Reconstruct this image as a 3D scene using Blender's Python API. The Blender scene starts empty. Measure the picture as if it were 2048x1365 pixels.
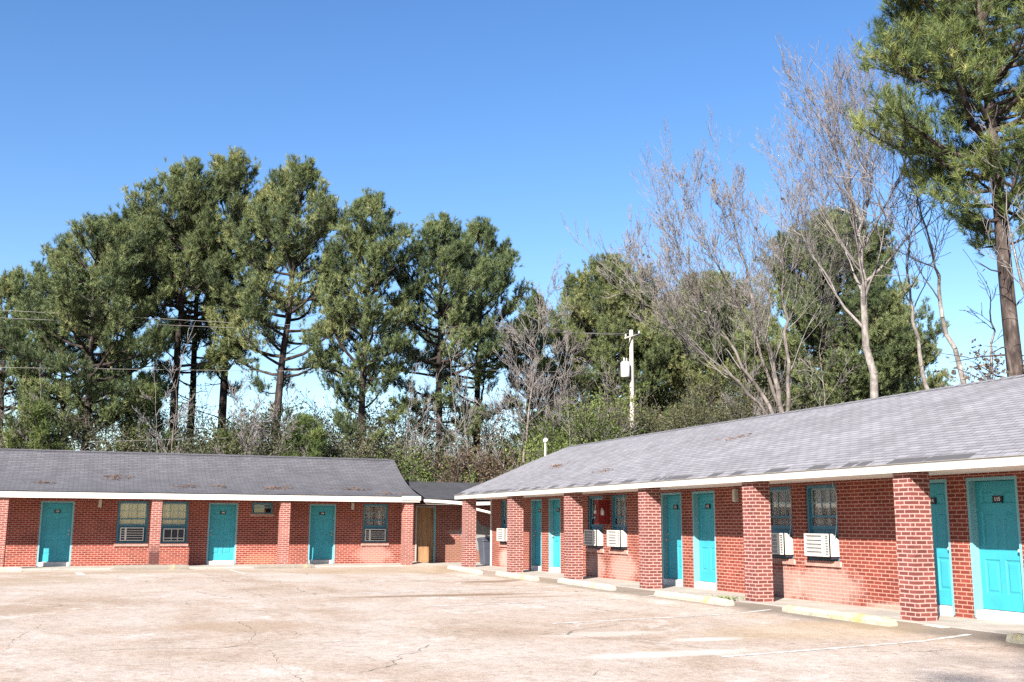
import bpy, math, random
import numpy as np
from mathutils import Vector, Matrix

random.seed(7)
scene = bpy.context.scene
COL = scene.collection
R = math.radians

# ------------------------------------------------------------------ helpers
def tag(o, label=None, cat=None, group=None, kind=None):
    if label: o['label'] = label
    if cat: o['category'] = cat
    if group: o['group'] = group
    if kind: o['kind'] = kind
    return o

def empty(name, loc, label=None, cat=None, group=None, rz=0.0):
    o = bpy.data.objects.new(name, None)
    o.empty_display_size = 0.3
    COL.objects.link(o)
    o.location = loc
    o.rotation_euler = (0, 0, rz)
    return tag(o, label, cat, group)

def adopt(o, parent):
    """parent an object modelled in world coordinates, keeping it in place"""
    def world(q):
        if q.parent is None: return q.matrix_basis.copy()
        return world(q.parent) @ q.matrix_parent_inverse @ q.matrix_basis
    o.parent = parent
    o.matrix_parent_inverse = world(parent).inverted()
    return o

class MB:
    """mesh builder with metre-sized UVs and material slots"""
    def __init__(self):
        self.v, self.f, self.m, self.uv, self.sm = [], [], [], [], []
    def poly(self, pts, mi=0, uvs=None, smooth=False):
        n = len(self.v)
        pts = [Vector(p) for p in pts]
        self.v += pts
        self.f.append(tuple(range(n, n + len(pts))))
        self.m.append(mi); self.sm.append(smooth)
        if uvs is None:
            nr = Vector((0, 0, 0))
            for i in range(len(pts)):
                a, b = pts[i], pts[(i + 1) % len(pts)]
                nr += a.cross(b)
            ax = max(range(3), key=lambda k: abs(nr[k]))
            if ax == 0: uvs = [(p.y, p.z) for p in pts]
            elif ax == 1: uvs = [(p.x, p.z) for p in pts]
            else: uvs = [(p.x, p.y) for p in pts]
        self.uv.append(uvs)
    def box(self, x0, x1, y0, y1, z0, z1, mi=0, skip=''):
        if x0 > x1: x0, x1 = x1, x0
        if y0 > y1: y0, y1 = y1, y0
        P = self.poly
        if 'x-' not in skip: P([(x0,y1,z0),(x0,y0,z0),(x0,y0,z1),(x0,y1,z1)], mi)
        if 'x+' not in skip: P([(x1,y0,z0),(x1,y1,z0),(x1,y1,z1),(x1,y0,z1)], mi)
        if 'y-' not in skip: P([(x0,y0,z0),(x1,y0,z0),(x1,y0,z1),(x0,y0,z1)], mi)
        if 'y+' not in skip: P([(x1,y1,z0),(x0,y1,z0),(x0,y1,z1),(x1,y1,z1)], mi)
        if 'z-' not in skip: P([(x0,y1,z0),(x1,y1,z0),(x1,y0,z0),(x0,y0,z0)], mi)
        if 'z+' not in skip: P([(x0,y0,z1),(x1,y0,z1),(x1,y1,z1),(x0,y1,z1)], mi)
    def tube(self, pts, rad, n=8, mi=0, cap=True, smooth=True):
        pts = [Vector(p) for p in pts]
        if not isinstance(rad, (list, tuple)): rad = [rad] * len(pts)
        rings = []
        up = None
        for i, p in enumerate(pts):
            d = (pts[min(i + 1, len(pts) - 1)] - pts[max(i - 1, 0)]).normalized()
            if up is None:
                up = Vector((0, 0, 1)) if abs(d.z) < .9 else Vector((1, 0, 0))
            a = d.cross(up).normalized(); b = a.cross(d).normalized(); up = b
            rings.append([p + (a * math.cos(t) + b * math.sin(t)) * rad[i]
                          for t in [2 * math.pi * k / n for k in range(n)]])
        base = len(self.v)
        for r in rings: self.v += r
        for i in range(len(rings) - 1):
            for k in range(n):
                k2 = (k + 1) % n
                self.f.append((base + i*n + k, base + i*n + k2, base + (i+1)*n + k2, base + (i+1)*n + k))
                self.m.append(mi); self.sm.append(smooth)
                self.uv.append([(k/n, i), ((k+1)/n, i), ((k+1)/n, i+1), (k/n, i+1)])
        if cap:
            self.f.append(tuple(base + k for k in range(n))[::-1]); self.m.append(mi); self.sm.append(False)
            self.uv.append([(0, 0)] * n)
            o = base + (len(rings) - 1) * n
            self.f.append(tuple(o + k for k in range(n))); self.m.append(mi); self.sm.append(False)
            self.uv.append([(0, 0)] * n)
    def xform(self, M):
        self.v = [M @ p for p in self.v]
        return self
    def build(self, name, mats, parent=None, bevel=0.0):
        me = bpy.data.meshes.new(name)
        me.from_pydata([tuple(p) for p in self.v], [], self.f)
        if not isinstance(mats, (list, tuple)): mats = [mats]
        for m in mats: me.materials.append(m)
        uvl = me.uv_layers.new(name='UVMap')
        k = 0
        flat = []
        for u in self.uv:
            for c in u: flat += [c[0], c[1]]
        uvl.data.foreach_set('uv', flat)
        me.polygons.foreach_set('material_index', self.m)
        me.polygons.foreach_set('use_smooth', self.sm)
        me.validate(); me.update()
        o = bpy.data.objects.new(name, me)
        COL.objects.link(o)
        if bevel:
            b = o.modifiers.new('bevel', 'BEVEL'); b.width = bevel; b.segments = 2; b.limit_method = 'ANGLE'
        if parent: adopt(o, parent)
        return o

def np_mesh(name, verts, faces_tri, mat, parent=None, tint=None, smooth=False, quads=False):
    me = bpy.data.meshes.new(name)
    k = 4 if quads else 3
    nv, nf = len(verts), len(faces_tri)
    me.vertices.add(nv)
    me.vertices.foreach_set('co', np.asarray(verts, np.float32).ravel())
    me.loops.add(nf * k)
    me.loops.foreach_set('vertex_index', np.asarray(faces_tri, np.int32).ravel())
    me.polygons.add(nf)
    me.polygons.foreach_set('loop_start', np.arange(nf, dtype=np.int32) * k)
    if smooth: me.polygons.foreach_set('use_smooth', np.ones(nf, bool))
    me.materials.append(mat)
    if tint is not None:
        a = me.attributes.new('tint', 'FLOAT', 'POINT')
        a.data.foreach_set('value', np.asarray(tint, np.float32))
    me.update(calc_edges=True)
    o = bpy.data.objects.new(name, me)
    COL.objects.link(o)
    if parent is not None:
        o.parent = parent          # vertices are given relative to the parent's base
    return o

# ------------------------------------------------------------------ materials
class NT:
    def __init__(self, name):
        self.mat = bpy.data.materials.new(name)
        self.mat.use_nodes = True
        self.t = self.mat.node_tree
        self.b = self.t.nodes['Principled BSDF']
    def n(self, typ, **kw):
        nd = self.t.nodes.new(typ)
        for k, v in kw.items():
            if k in nd.inputs.keys() if isinstance(k, str) else False: nd.inputs[k].default_value = v
            else: setattr(nd, k, v)
        return nd
    def l(self, a, b): self.t.links.new(a, b)
    def setin(self, nd, key, v):
        if hasattr(v, 'is_output') or isinstance(v, bpy.types.NodeSocket): self.l(v, nd.inputs[key])
        else: nd.inputs[key].default_value = v
    def mix(self, fac, a, b, blend='MIX'):
        nd = self.t.nodes.new('ShaderNodeMix'); nd.data_type = 'RGBA'; nd.blend_type = blend
        for key, v in ((0, fac), (6, a), (7, b)):
            if isinstance(v, bpy.types.NodeSocket): self.l(v, nd.inputs[key])
            else: nd.inputs[key].default_value = v if not isinstance(v, tuple) or len(v) == 4 else (*v, 1)
        return nd.outputs[2]
    def math(self, op, a, b=0.0, clamp=False):
        nd = self.t.nodes.new('ShaderNodeMath'); nd.operation = op; nd.use_clamp = clamp
        for key, v in ((0, a), (1, b)):
            if isinstance(v, bpy.types.NodeSocket): self.l(v, nd.inputs[key])
            else: nd.inputs[key].default_value = v
        return nd.outputs[0]
    def ramp(self, fac, stops, interp='LINEAR'):
        nd = self.t.nodes.new('ShaderNodeValToRGB')
        nd.color_ramp.interpolation = interp
        el = nd.color_ramp.elements
        while len(el) > 1: el.remove(el[0])
        el[0].position = stops[0][0]; el[0].color = (*stops[0][1], 1)
        for p, c in stops[1:]:
            e = el.new(p); e.color = (*c, 1)
        self.l(fac, nd.inputs[0])
        return nd.outputs[0]
    def noise(self, vec, scale, detail=4, rough=.55, dist=0.0):
        nd = self.t.nodes.new('ShaderNodeTexNoise')
        nd.inputs['Scale'].default_value = scale; nd.inputs['Detail'].default_value = detail
        nd.inputs['Roughness'].default_value = rough; nd.inputs['Distortion'].default_value = dist
        if vec is not None: self.l(vec, nd.inputs['Vector'])
        return nd.outputs[0]
    def obj(self):
        return self.t.nodes.new('ShaderNodeTexCoord').outputs['Object']
    def uv(self):
        return self.t.nodes.new('ShaderNodeTexCoord').outputs['UV']
    def mapping(self, vec, loc=(0,0,0), rot=(0,0,0), sc=(1,1,1), typ='POINT'):
        nd = self.t.nodes.new('ShaderNodeMapping'); nd.vector_type = typ
        nd.inputs['Location'].default_value = loc; nd.inputs['Rotation'].default_value = rot
        nd.inputs['Scale'].default_value = sc
        self.l(vec, nd.inputs['Vector'])
        return nd.outputs[0]
    def ellipse(self, vec, cx, cy, rx, ry, noisefac=None, amt=.5):
        """1 inside an ellipse fading to 0 at its rim; the rim broken up by noise"""
        m = self.mapping(vec, (-cx / rx, -cy / ry, 0), (0, 0, 0), (1 / rx, 1 / ry, 0))
        ln = self.t.nodes.new('ShaderNodeVectorMath'); ln.operation = 'LENGTH'; self.l(m, ln.inputs[0])
        d = self.math('SUBTRACT', 1.0, ln.outputs['Value'])
        if noisefac is not None:
            d = self.math('ADD', d, self.math('MULTIPLY', self.math('SUBTRACT', noisefac, .5), amt * 2))
        return self.math('MULTIPLY', d, 2.2, True)
    def bump(self, h, strength=.3, dist=.01):
        nd = self.t.nodes.new('ShaderNodeBump')
        nd.inputs['Strength'].default_value = strength; nd.inputs['Distance'].default_value = dist
        self.l(h, nd.inputs['Height']); self.l(nd.outputs[0], self.b.inputs['Normal'])
    def col(self, c):
        if isinstance(c, bpy.types.NodeSocket): self.l(c, self.b.inputs['Base Color'])
        else: self.b.inputs['Base Color'].default_value = (*c, 1)
    def fin(self, rough=.8, spec=.3, metal=0.0):
        self.b.inputs['Roughness'].default_value = rough
        self.b.inputs['Specular IOR Level'].default_value = spec
        self.b.inputs['Metallic'].default_value = metal
        return self.mat

def paint(name, c, rough=.55, var=.12, scale=3.0, dirt=None, spec=.35):
    m = NT(name)
    c = tuple(x * .62 for x in c)          # the photograph is exposed bright: keep paints at mid reflectance
    if dirt: dirt = tuple(x * .62 for x in dirt)
    o = m.obj()
    n1 = m.noise(o, scale, 6, .6)
    lo = tuple(x * (1 - var) for x in c); hi = tuple(min(1, x * (1 + var)) for x in c)
    cc = m.ramp(n1, [(.3, lo), (.7, hi)])
    if dirt:
        n2 = m.noise(o, scale * 5, 5, .7)
        cc = m.mix(m.ramp(n2, [(.56, (0,0,0)), (.72, (1,1,1))]), cc, (*dirt, 1))
    m.col(cc)
    m.bump(m.noise(o, 60, 3), .08, .003)
    return m.fin(rough, spec)

def brick_mat(name, c1, c2, mortar, bw=.21, rh=.0695, ms=.0095, stains=()):
    m = NT(name)
    uv = m.uv()
    br = m.t.nodes.new('ShaderNodeTexBrick')
    br.offset = .5
    # small wobble so that courses are not ruler-straight
    wob = m.t.nodes.new('ShaderNodeTexNoise'); wob.inputs['Scale'].default_value = 7.0; m.l(uv, wob.inputs['Vector'])
    va = m.t.nodes.new('ShaderNodeVectorMath'); va.operation = 'SUBTRACT'; m.l(wob.outputs['Color'], va.inputs[0]); va.inputs[1].default_value = (.5, .5, .5)
    vs = m.t.nodes.new('ShaderNodeVectorMath'); vs.operation = 'SCALE'; m.l(va.outputs[0], vs.inputs[0]); vs.inputs['Scale'].default_value = .010
    vb = m.t.nodes.new('ShaderNodeVectorMath'); vb.operation = 'ADD'; m.l(uv, vb.inputs[0]); m.l(vs.outputs[0], vb.inputs[1])
    m.l(vb.outputs[0], br.inputs['Vector'])
    for k, v in (('Scale', 1.0), ('Mortar Size', ms), ('Mortar Smooth', .15), ('Bias', 0.0), ('Brick Width', bw), ('Row Height', rh)):
        br.inputs[k].default_value = v
    br.inputs['Color1'].default_value = (*c1, 1); br.inputs['Color2'].default_value = (*c2, 1)
    br.inputs['Mortar'].default_value = (*mortar, 1)
    n1 = m.noise(uv, 1.3, 5, .6)
    n2 = m.noise(uv, 45, 3, .6)
    c = m.mix(.55, br.outputs['Color'], m.ramp(n1, [(.25, (.55, .5, .5)), (.75, (1.35, 1.3, 1.3))]), 'MULTIPLY')
    c = m.mix(.35, c, m.ramp(n2, [(.3, (.6, .6, .6)), (.7, (1.4, 1.4, 1.4))]), 'MULTIPLY')
    nz = m.noise(uv, 5, 6, .65)
    for (u, v, ru, rv, sc, amt) in stains:
        e = m.ellipse(uv, u, v, ru, rv, nz, .55)
        c = m.mix(m.math('MULTIPLY', e, amt), c, (*sc, 1))
    m.col(c)
    h = m.math('SUBTRACT', 1.0, br.outputs['Fac'])
    h = m.math('ADD', h, m.math('MULTIPLY', n2, .35))
    m.bump(h, .55, .008)
    return m.fin(.88, .2)

def shingle_mat(name, base, dark, eave_v, miss):
    m = NT(name)
    uv = m.uv()
    br = m.t.nodes.new('ShaderNodeTexBrick'); br.offset = .5
    wob = m.t.nodes.new('ShaderNodeTexNoise'); wob.inputs['Scale'].default_value = 1.6; m.l(uv, wob.inputs['Vector'])
    vs = m.t.nodes.new('ShaderNodeVectorMath'); vs.operation = 'SCALE'; m.l(wob.outputs['Color'], vs.inputs[0]); vs.inputs['Scale'].default_value = .045
    vb = m.t.nodes.new('ShaderNodeVectorMath'); vb.operation = 'ADD'; m.l(uv, vb.inputs[0]); m.l(vs.outputs[0], vb.inputs[1])
    m.l(vb.outputs[0], br.inputs['Vector'])
    for k, v in (('Scale', 1.0), ('Mortar Size', .009), ('Mortar Smooth', .3), ('Bias', 0.0), ('Brick Width', .305), ('Row Height', .142)):
        br.inputs[k].default_value = v
    br.inputs['Color1'].default_value = (*[x * .86 for x in base], 1)
    br.inputs['Color2'].default_value = (*[x * 1.1 for x in base], 1)
    br.inputs['Mortar'].default_value = (*[x * .42 for x in base], 1)
    sep = m.t.nodes.new('ShaderNodeSeparateXYZ'); m.l(vb.outputs[0], sep.inputs[0])
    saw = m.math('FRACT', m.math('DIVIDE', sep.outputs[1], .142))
    n1 = m.noise(m.mapping(uv, sc=(.5, .8, 1)), 1.0, 6, .6)
    n2 = m.noise(uv, 70, 3, .7)
    streak = m.noise(m.mapping(uv, sc=(2.2, .22, 1)), 1.0, 4, .6)
    c = m.mix(.7, br.outputs['Color'], m.ramp(n1, [(.3, (.84, .84, .84)), (.7, (1.13, 1.13, 1.13))]), 'MULTIPLY')
    c = m.mix(.35, c, m.ramp(streak, [(.35, (.78, .78, .8)), (.65, (1.18, 1.18, 1.18))]), 'MULTIPLY')
    c = m.mix(.5, c, m.ramp(n2, [(.25, (.5, .5, .5)), (.75, (1.5, 1.5, 1.5))]), 'MULTIPLY')
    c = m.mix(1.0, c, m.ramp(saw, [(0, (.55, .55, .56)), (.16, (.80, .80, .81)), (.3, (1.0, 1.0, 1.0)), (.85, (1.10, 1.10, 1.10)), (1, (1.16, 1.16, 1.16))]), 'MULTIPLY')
    # torn-off first course along the eave: darker felt shows in irregular runs
    su = m.t.nodes.new('ShaderNodeSeparateXYZ'); m.l(uv, su.inputs[0])
    cell = m.t.nodes.new('ShaderNodeTexWhiteNoise'); cell.noise_dimensions = '1D'
    m.l(m.math('FLOOR', m.math('ADD', m.math('DIVIDE', su.outputs[0], .42), m.math('MULTIPLY', m.noise(uv, 5, 2), .35))), cell.inputs['W'])
    run = m.noise(m.mapping(uv, sc=(1.1, 0, 0)), 1.0, 1, .5)
    keep = m.math('GREATER_THAN', m.math('ADD', m.math('MULTIPLY', cell.outputs[0], .30), run), miss)
    edge = m.math('LESS_THAN', m.math('ADD', su.outputs[1], m.math('MULTIPLY', m.noise(uv, 9, 3), .03)), eave_v)
    c = m.mix(m.math('MULTIPLY', keep, edge), c, (*dark, 1))
    m.col(c)
    h = m.math('ADD', m.math('SUBTRACT', 1.0, saw), m.math('MULTIPLY', n2, .25))
    m.bump(h, .6, .012)
    return m.fin(.92, .15)

M = {}
M['brick_r'] = brick_mat('brick_red_right', (.185,.040,.028), (.125,.024,.018), (.315,.185,.14), stains=(
    (25.75, .30, .95, .50, (.40,.28,.24), .5), (17.25, .30, 1.25, .50, (.40,.28,.24), .46), (34.4, .28, .8, .42, (.42,.31,.27), .6),
    (27.4, .30, .7, .45, (.38,.27,.23), .5), (18.6, .28, .8, .4, (.38,.27,.23), .45), (15.2, .02, 1.1, .12, (.40,.31,.26), .5)))
M['brick_col'] = brick_mat('brick_red_column', (.165,.050,.042), (.105,.030,.026), (.335,.225,.195), ms=.0105)
M['brick_l'] = brick_mat('brick_red_left', (.20,.037,.026), (.13,.022,.018), (.32,.175,.135), rh=.0735, ms=.011, stains=(
    (10.4, .25, .9, .42, (.36,.24,.20), .45), (6.0, .1, .8, .25, (.32,.19,.115), .3)))
M['brick_col_l'] = brick_mat('brick_red_column_left', (.215,.066,.053), (.15,.043,.037), (.32,.205,.17), rh=.0735, ms=.0125, stains=((2.15, .1, .6, .62, (.05,.016,.015), .8),))
M['brick_link'] = brick_mat('brick_red_link', (.20,.048,.036), (.13,.033,.027), (.30,.19,.155), rh=.0735, ms=.011, stains=(
    (13.8, .35, .8, .55, (.17,.09,.058), .6), (14.0, 1.12, .75, .13, (.32,.24,.22), .55), (15.0, .3, .8, .6, (.18,.095,.06), .5)))
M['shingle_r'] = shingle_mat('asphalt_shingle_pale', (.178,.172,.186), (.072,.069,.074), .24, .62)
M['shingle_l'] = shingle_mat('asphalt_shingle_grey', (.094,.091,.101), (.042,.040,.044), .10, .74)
M['shingle_k'] = shingle_mat('asphalt_shingle_dark', (.055,.055,.061), (.035,.035,.038), .03, .95)
M['white_trim'] = paint('white_trim', (.74,.70,.63), .5, .06, 2, (.62,.55,.46))
M['soffit'] = paint('soffit_cream', (1.25,1.14,1.02), .7, .05, 2)
M['drip'] = paint('drip_edge', (.42,.39,.36), .6, .15, 6)
M['door'] = paint('turquoise_door', (.045,.405,.495), .5, .12, 1.6, (.075,.35,.42))
M['jamb'] = paint('pale_blue_jamb', (.22,.50,.56), .5, .08, 2.5, (.35,.52,.55))
M['sash_blue'] = paint('blue_window_frame', (.075,.235,.33), .5, .12, 4)
M['sash_pale'] = paint('pale_blue_sash', (.30,.44,.50), .5, .12, 4)
M['step_white'] = paint('white_step', (.78,.76,.72), .7, .08, 4, (.55,.50,.45))
M['steel'] = paint('brushed_steel', (.55,.53,.50), .3, .1, 8); 
M['black'] = paint('black_plate', (.012,.012,.014), .4, .1, 8)
M['numeral'] = paint('white_numeral', (.85,.85,.82), .5, .03, 8)
M['near_black'] = paint('near_black_fill', (.012,.012,.018), .7, .2, 3)
M['ac_white'] = paint('beige_white_casing', (.80,.77,.70), .5, .06, 5, (.62,.55,.45))
M['ac_grey'] = paint('grey_fin', (.42,.41,.40), .5, .12, 9)
M['ac_dark'] = paint('dark_fin', (.035,.035,.05), .5, .15, 9)
M['lampbody'] = paint('cream_plastic', (.66,.62,.54), .5, .08, 8)
M['redbox'] = paint('dark_red_paint', (.26,.018,.015), .5, .2, 3)
M['bin'] = paint('slate_plastic', (.085,.095,.125), .45, .12, 3)
M['rubber'] = paint('black_rubber', (.015,.015,.016), .7, .1, 5)
M['pole'] = paint('pale_wood_pole', (.56,.50,.44), .85, .18, 3, (.30,.26,.22))
M['galv'] = paint('galvanised_grey', (.70,.70,.69), .5, .08, 4)
M['wire'] = paint('cable_black', (.06,.055,.05), .6, .05, 3)
M['wiregrey'] = paint('cable_grey', (.30,.28,.27), .6, .05, 3)
M['wirepale'] = paint('cable_pale', (.62,.58,.56), .6, .05, 3)
M['cement'] = paint('cement_render', (.30,.285,.27), .9, .2, 3, (.22,.2,.18))
M['concrete'] = paint('walkway_concrete', (.50,.455,.40), .9, .2, 1.6, (.30,.27,.23))
M['dirt'] = paint('leaf_litter_soil', (.16,.12,.075), .95, .35, .5, (.10,.09,.04))

def glass_mat():
    m = NT('window_glass')
    m.col((.012, .014, .016))
    return m.fin(.06, .6)
M['glass'] = glass_mat()

def curtain_mat():
    m = NT('curtain_cloth')
    o = m.obj()
    f = m.noise(m.mapping(o, sc=(7, 7, .5)), 1.0, 2)
    m.col(m.ramp(f, [(.35, (.36,.33,.31)), (.5, (.52,.49,.46)), (.68, (.66,.62,.59))]))
    return m.fin(.9, .1)
M['curtain'] = curtain_mat()

def ply_mat():
    m = NT('plywood')
    o = m.obj()
    f = m.noise(m.mapping(o, sc=(9, 9, .9)), 1.0, 6, .6, .8)
    m.col(m.ramp(f, [(.25, (.13,.06,.027)), (.5, (.25,.135,.065)), (.75, (.34,.205,.105))]))
    return m.fin(.7, .25)
M['ply'] = ply_mat()

def stop_mat(name, base, yellow):
    base = tuple(x * .44 for x in base)
    m = NT(name)
    o = m.obj()
    n = m.noise(o, 2.2, 6, .65)
    c = m.mix(m.ramp(n, [(.50 - yellow * .22, (0,0,0)), (.58 - yellow * .22 + .04, (1,1,1))]), (*base, 1), (.37,.30,.13, 1))
    n2 = m.noise(o, 17, 5, .7)
    c = m.mix(m.ramp(n2, [(.52, (0,0,0)), (.68, (1,1,1))]), c, (.21,.18,.15, 1))
    m.col(c); m.bump(n2, .5, .02)
    return m.fin(.9, .2)
M['stop_white'] = stop_mat('wheel_stop_worn_white', (.74,.69,.60), -.5)
M['stop_yellow'] = stop_mat('wheel_stop_yellow', (.74,.67,.52), -.12)
M['stop_pale'] = stop_mat('wheel_stop_pale_yellow', (.74,.68,.56), -.28)
M['stop_grey'] = stop_mat('wheel_stop_weathered', (.40,.35,.29), -.6)

def lot_mat():
    m = NT('worn_asphalt')
    o = m.obj()
    big = m.noise(m.mapping(o, sc=(.36, .24, 1)), 1.0, 7, .66, .8)
    mid = m.noise(m.mapping(o, sc=(1.5, 1.0, 1)), 1.0, 7, .70, .4)
    fine = m.noise(o, 36, 5, .78)
    grit = m.noise(o, 95, 2, .6)
    c = m.ramp(big, [(.28, (.42,.325,.25)), (.42, (.52,.43,.36)), (.55, (.585,.51,.455)), (.68, (.62,.555,.50)), (.80, (.56,.445,.335))])
    c = m.mix(.55, c, m.ramp(mid, [(.25, (.70,.66,.62)), (.5, (1,1,1)), (.75, (1.22,1.22,1.24))]), 'MULTIPLY')
    c = m.mix(.9, c, m.ramp(fine, [(.30, (.55,.50,.46)), (.44, (.95,.94,.93)), (.56, (1.05,1.05,1.05)), (.70, (1.35,1.35,1.36))]), 'MULTIPLY')
    c = m.mix(.75, c, m.ramp(grit, [(.3, (.58,.54,.51)), (.7, (1.38,1.38,1.38))]), 'MULTIPLY')
    agg = m.noise(m.mapping(o, (5.3, 1.9, 0), sc=(1, .8, 1)), 8.5, 9, .82)
    c = m.mix(.9, c, m.ramp(agg, [(.34, (.62,.56,.51)), (.46, (.95,.93,.91)), (.55, (1.05,1.05,1.05)), (.68, (1.30,1.31,1.33))]), 'MULTIPLY')
    # bare chalky spalls
    sp = m.noise(m.mapping(o, (3.1, 7.7, 0), sc=(.9, .6, 1)), 1.0, 9, .78, .5)
    c = m.mix(m.math('MULTIPLY', m.ramp(sp, [(.56, (0,0,0)), (.64, (1,1,1))]), .6), c, (.76,.71,.67, 1))
    nz = m.noise(m.mapping(o, sc=(1.3, 1.0, 1)), 1.3, 8, .74)
    for (cx, cy, rx, ry, sc, amt) in (
        (7.4, 22.7, 2.7, .42, (.25,.165,.105), .78), (9.0, 21.7, 1.3, .28, (.30,.21,.14), .5), (10.4, 27.8, 1.2, .65, (.24,.15,.095), .72),
        (-2.0, 21.5, 2.0, 1.3, (.36,.25,.165), .6), (2.2, 16.9, 1.5, 1.2, (.41,.29,.195), .55), (-1.9, 32, 3.2, 3.0, (.42,.32,.22), .5),
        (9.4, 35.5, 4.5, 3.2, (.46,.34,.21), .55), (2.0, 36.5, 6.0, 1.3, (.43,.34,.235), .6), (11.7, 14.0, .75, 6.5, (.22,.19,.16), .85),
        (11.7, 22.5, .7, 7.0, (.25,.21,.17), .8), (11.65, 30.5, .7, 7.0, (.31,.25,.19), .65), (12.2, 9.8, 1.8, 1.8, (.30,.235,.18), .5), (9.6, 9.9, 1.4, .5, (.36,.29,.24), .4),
        (10.2, 13.4, 2.4, 1.4, (.52,.385,.235), .45), (7.0, 14.0, 1.2, .45, (.73,.66,.60), .6), (6.6, 11.6, 1.3, .35, (.74,.68,.63), .7), (8.0, 12.9, .6, .25, (.76,.71,.66), .7),
        (-1.7, 18.3, .9, 1.5, (.40,.335,.29), .5), (5.6, 32.0, 1.4, 3.0, (.64,.58,.53), .5)):
        e = m.ellipse(o, cx, cy, rx, ry, nz, .45)
        c = m.mix(m.math('MULTIPLY', e, amt), c, (*sc, 1))
    c = m.mix(1.0, c, (.645, .635, .625, 1), 'MULTIPLY')
    # cracks: wandering polygons plus slab joints, both broken up
    wn = m.t.nodes.new('ShaderNodeTexNoise'); wn.inputs['Scale'].default_value = .9; wn.inputs['Detail'].default_value = 6; m.l(o, wn.inputs['Vector'])
    vs = m.t.nodes.new('ShaderNodeVectorMath'); vs.operation = 'SCALE'; m.l(wn.outputs['Color'], vs.inputs[0]); vs.inputs['Scale'].default_value = 1.1
    vb = m.t.nodes.new('ShaderNodeVectorMath'); vb.operation = 'ADD'; m.l(o, vb.inputs[0]); m.l(vs.outputs[0], vb.inputs[1])
    for sc, wid, rot, gate in ((.16, .0042, .3, .47), (.42, .0075, .9, .60)):
        vo = m.t.nodes.new('ShaderNodeTexVoronoi'); vo.feature = 'DISTANCE_TO_EDGE'; vo.voronoi_dimensions = '2D'
        vo.inputs['Scale'].default_value = sc
        m.l(m.mapping(vb.outputs[0], (1.7, 3.3, 0), (0, 0, rot)), vo.inputs['Vector'])
        line = m.math('SUBTRACT', 1.0, m.math('DIVIDE', vo.outputs[0], wid), True)
        g = m.ramp(m.noise(o, .35, 4, .6), [(gate - .03, (0,0,0)), (gate + .05, (1,1,1))])
        c = m.mix(m.math('MULTIPLY', m.math('MULTIPLY', line, g), .85), c, (.06,.05,.045, 1))
    m.col(c)
    h = m.math('ADD', m.math('MULTIPLY', fine, .6), m.math('MULTIPLY', grit, .5))
    m.bump(h, .5, .012)
    return m.fin(.95, .12)
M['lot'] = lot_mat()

def marking_mat():
    m = NT('worn_white_paint')
    o = m.obj()
    n = m.noise(o, 7, 8, .75)
    c = m.mix(m.ramp(n, [(.42, (0,0,0)), (.56, (1,1,1))]), (.33,.28,.24, 1), (.55,.54,.52, 1))
    m.col(c); m.bump(m.noise(o, 60, 3), .3, .006)
    return m.fin(.9, .1)
M['marking'] = marking_mat()

def bark_mat(name, a, b, c, sc=(6, 6, 1.3)):
    m = NT(name)
    o = m.obj()
    n = m.noise(m.mapping(o, sc=sc), 1.0, 6, .65, .4)
    m.col(m.ramp(n, [(.3, a), (.52, b), (.72, c)]))
    m.bump(n, .8, .03)
    return m.fin(.95, .1)
M['bark_pine'] = bark_mat('pine_bark', (.010,.008,.008), (.034,.026,.024), (.095,.075,.066))
M['bark_near'] = bark_mat('near_pine_bark', (.014,.011,.010), (.055,.042,.037), (.15,.12,.108), (5, 5, 1.6))
M['bark_pale'] = bark_mat('pale_bark', (.07,.060,.053), (.17,.150,.137), (.29,.268,.248), (5, 5, 3))
M['bark_grey'] = bark_mat('grey_bark', (.05,.042,.038), (.13,.11,.10), (.24,.21,.19), (5, 5, 2))
M['bark_twig'] = bark_mat('pinkish_twig_bark', (.105,.091,.087), (.18,.16,.155), (.28,.256,.246), (3, 3, 3))

def leaf_mat(name, stops, trans=.25):
    m = NT(name)
    at = m.t.nodes.new('ShaderNodeAttribute'); at.attribute_name = 'tint'
    oi = m.t.nodes.new('ShaderNodeObjectInfo')
    c = m.ramp(at.outputs['Fac'], stops)
    c = m.mix(.6, c, m.ramp(oi.outputs['Random'], [(0, (.80,.90,.85)), (1, (1.2,1.1,.95))]), 'MULTIPLY')
    m.col(c)
    m.fin(.55, .25)
    tr = m.t.nodes.new('ShaderNodeBsdfTranslucent'); m.l(c, tr.inputs['Color'])
    mx = m.t.nodes.new('ShaderNodeMixShader'); mx.inputs[0].default_value = trans
    out = m.t.nodes['Material Output']
    m.l(m.b.outputs[0], mx.inputs[1]); m.l(tr.outputs[0], mx.inputs[2]); m.l(mx.outputs[0], out.inputs[0])
    return m.mat
M['needle'] = leaf_mat('pine_needles', [(0, (.042,.060,.032)), (.5, (.112,.142,.060)), (.85, (.19,.212,.092)), (1, (.26,.255,.12))])
M['needle_near'] = leaf_mat('near_pine_needles', [(0, (.032,.050,.022)), (.45, (.085,.118,.044)), (.8, (.17,.20,.065)), (1, (.26,.26,.09))])
M['needle_bright'] = leaf_mat('young_pine_needles', [(0, (.04,.064,.02)), (.5, (.105,.14,.043)), (1, (.20,.22,.075))])
M['leaf_dull'] = leaf_mat('dull_evergreen_leaves', [(0, (.022,.026,.015)), (.5, (.06,.066,.034)), (.85, (.115,.118,.06)), (1, (.18,.155,.10))])
M['leaf_green'] = leaf_mat('glossy_green_leaves', [(0, (.040,.058,.018)), (.5, (.095,.13,.038)), (1, (.19,.22,.075))])
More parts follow.
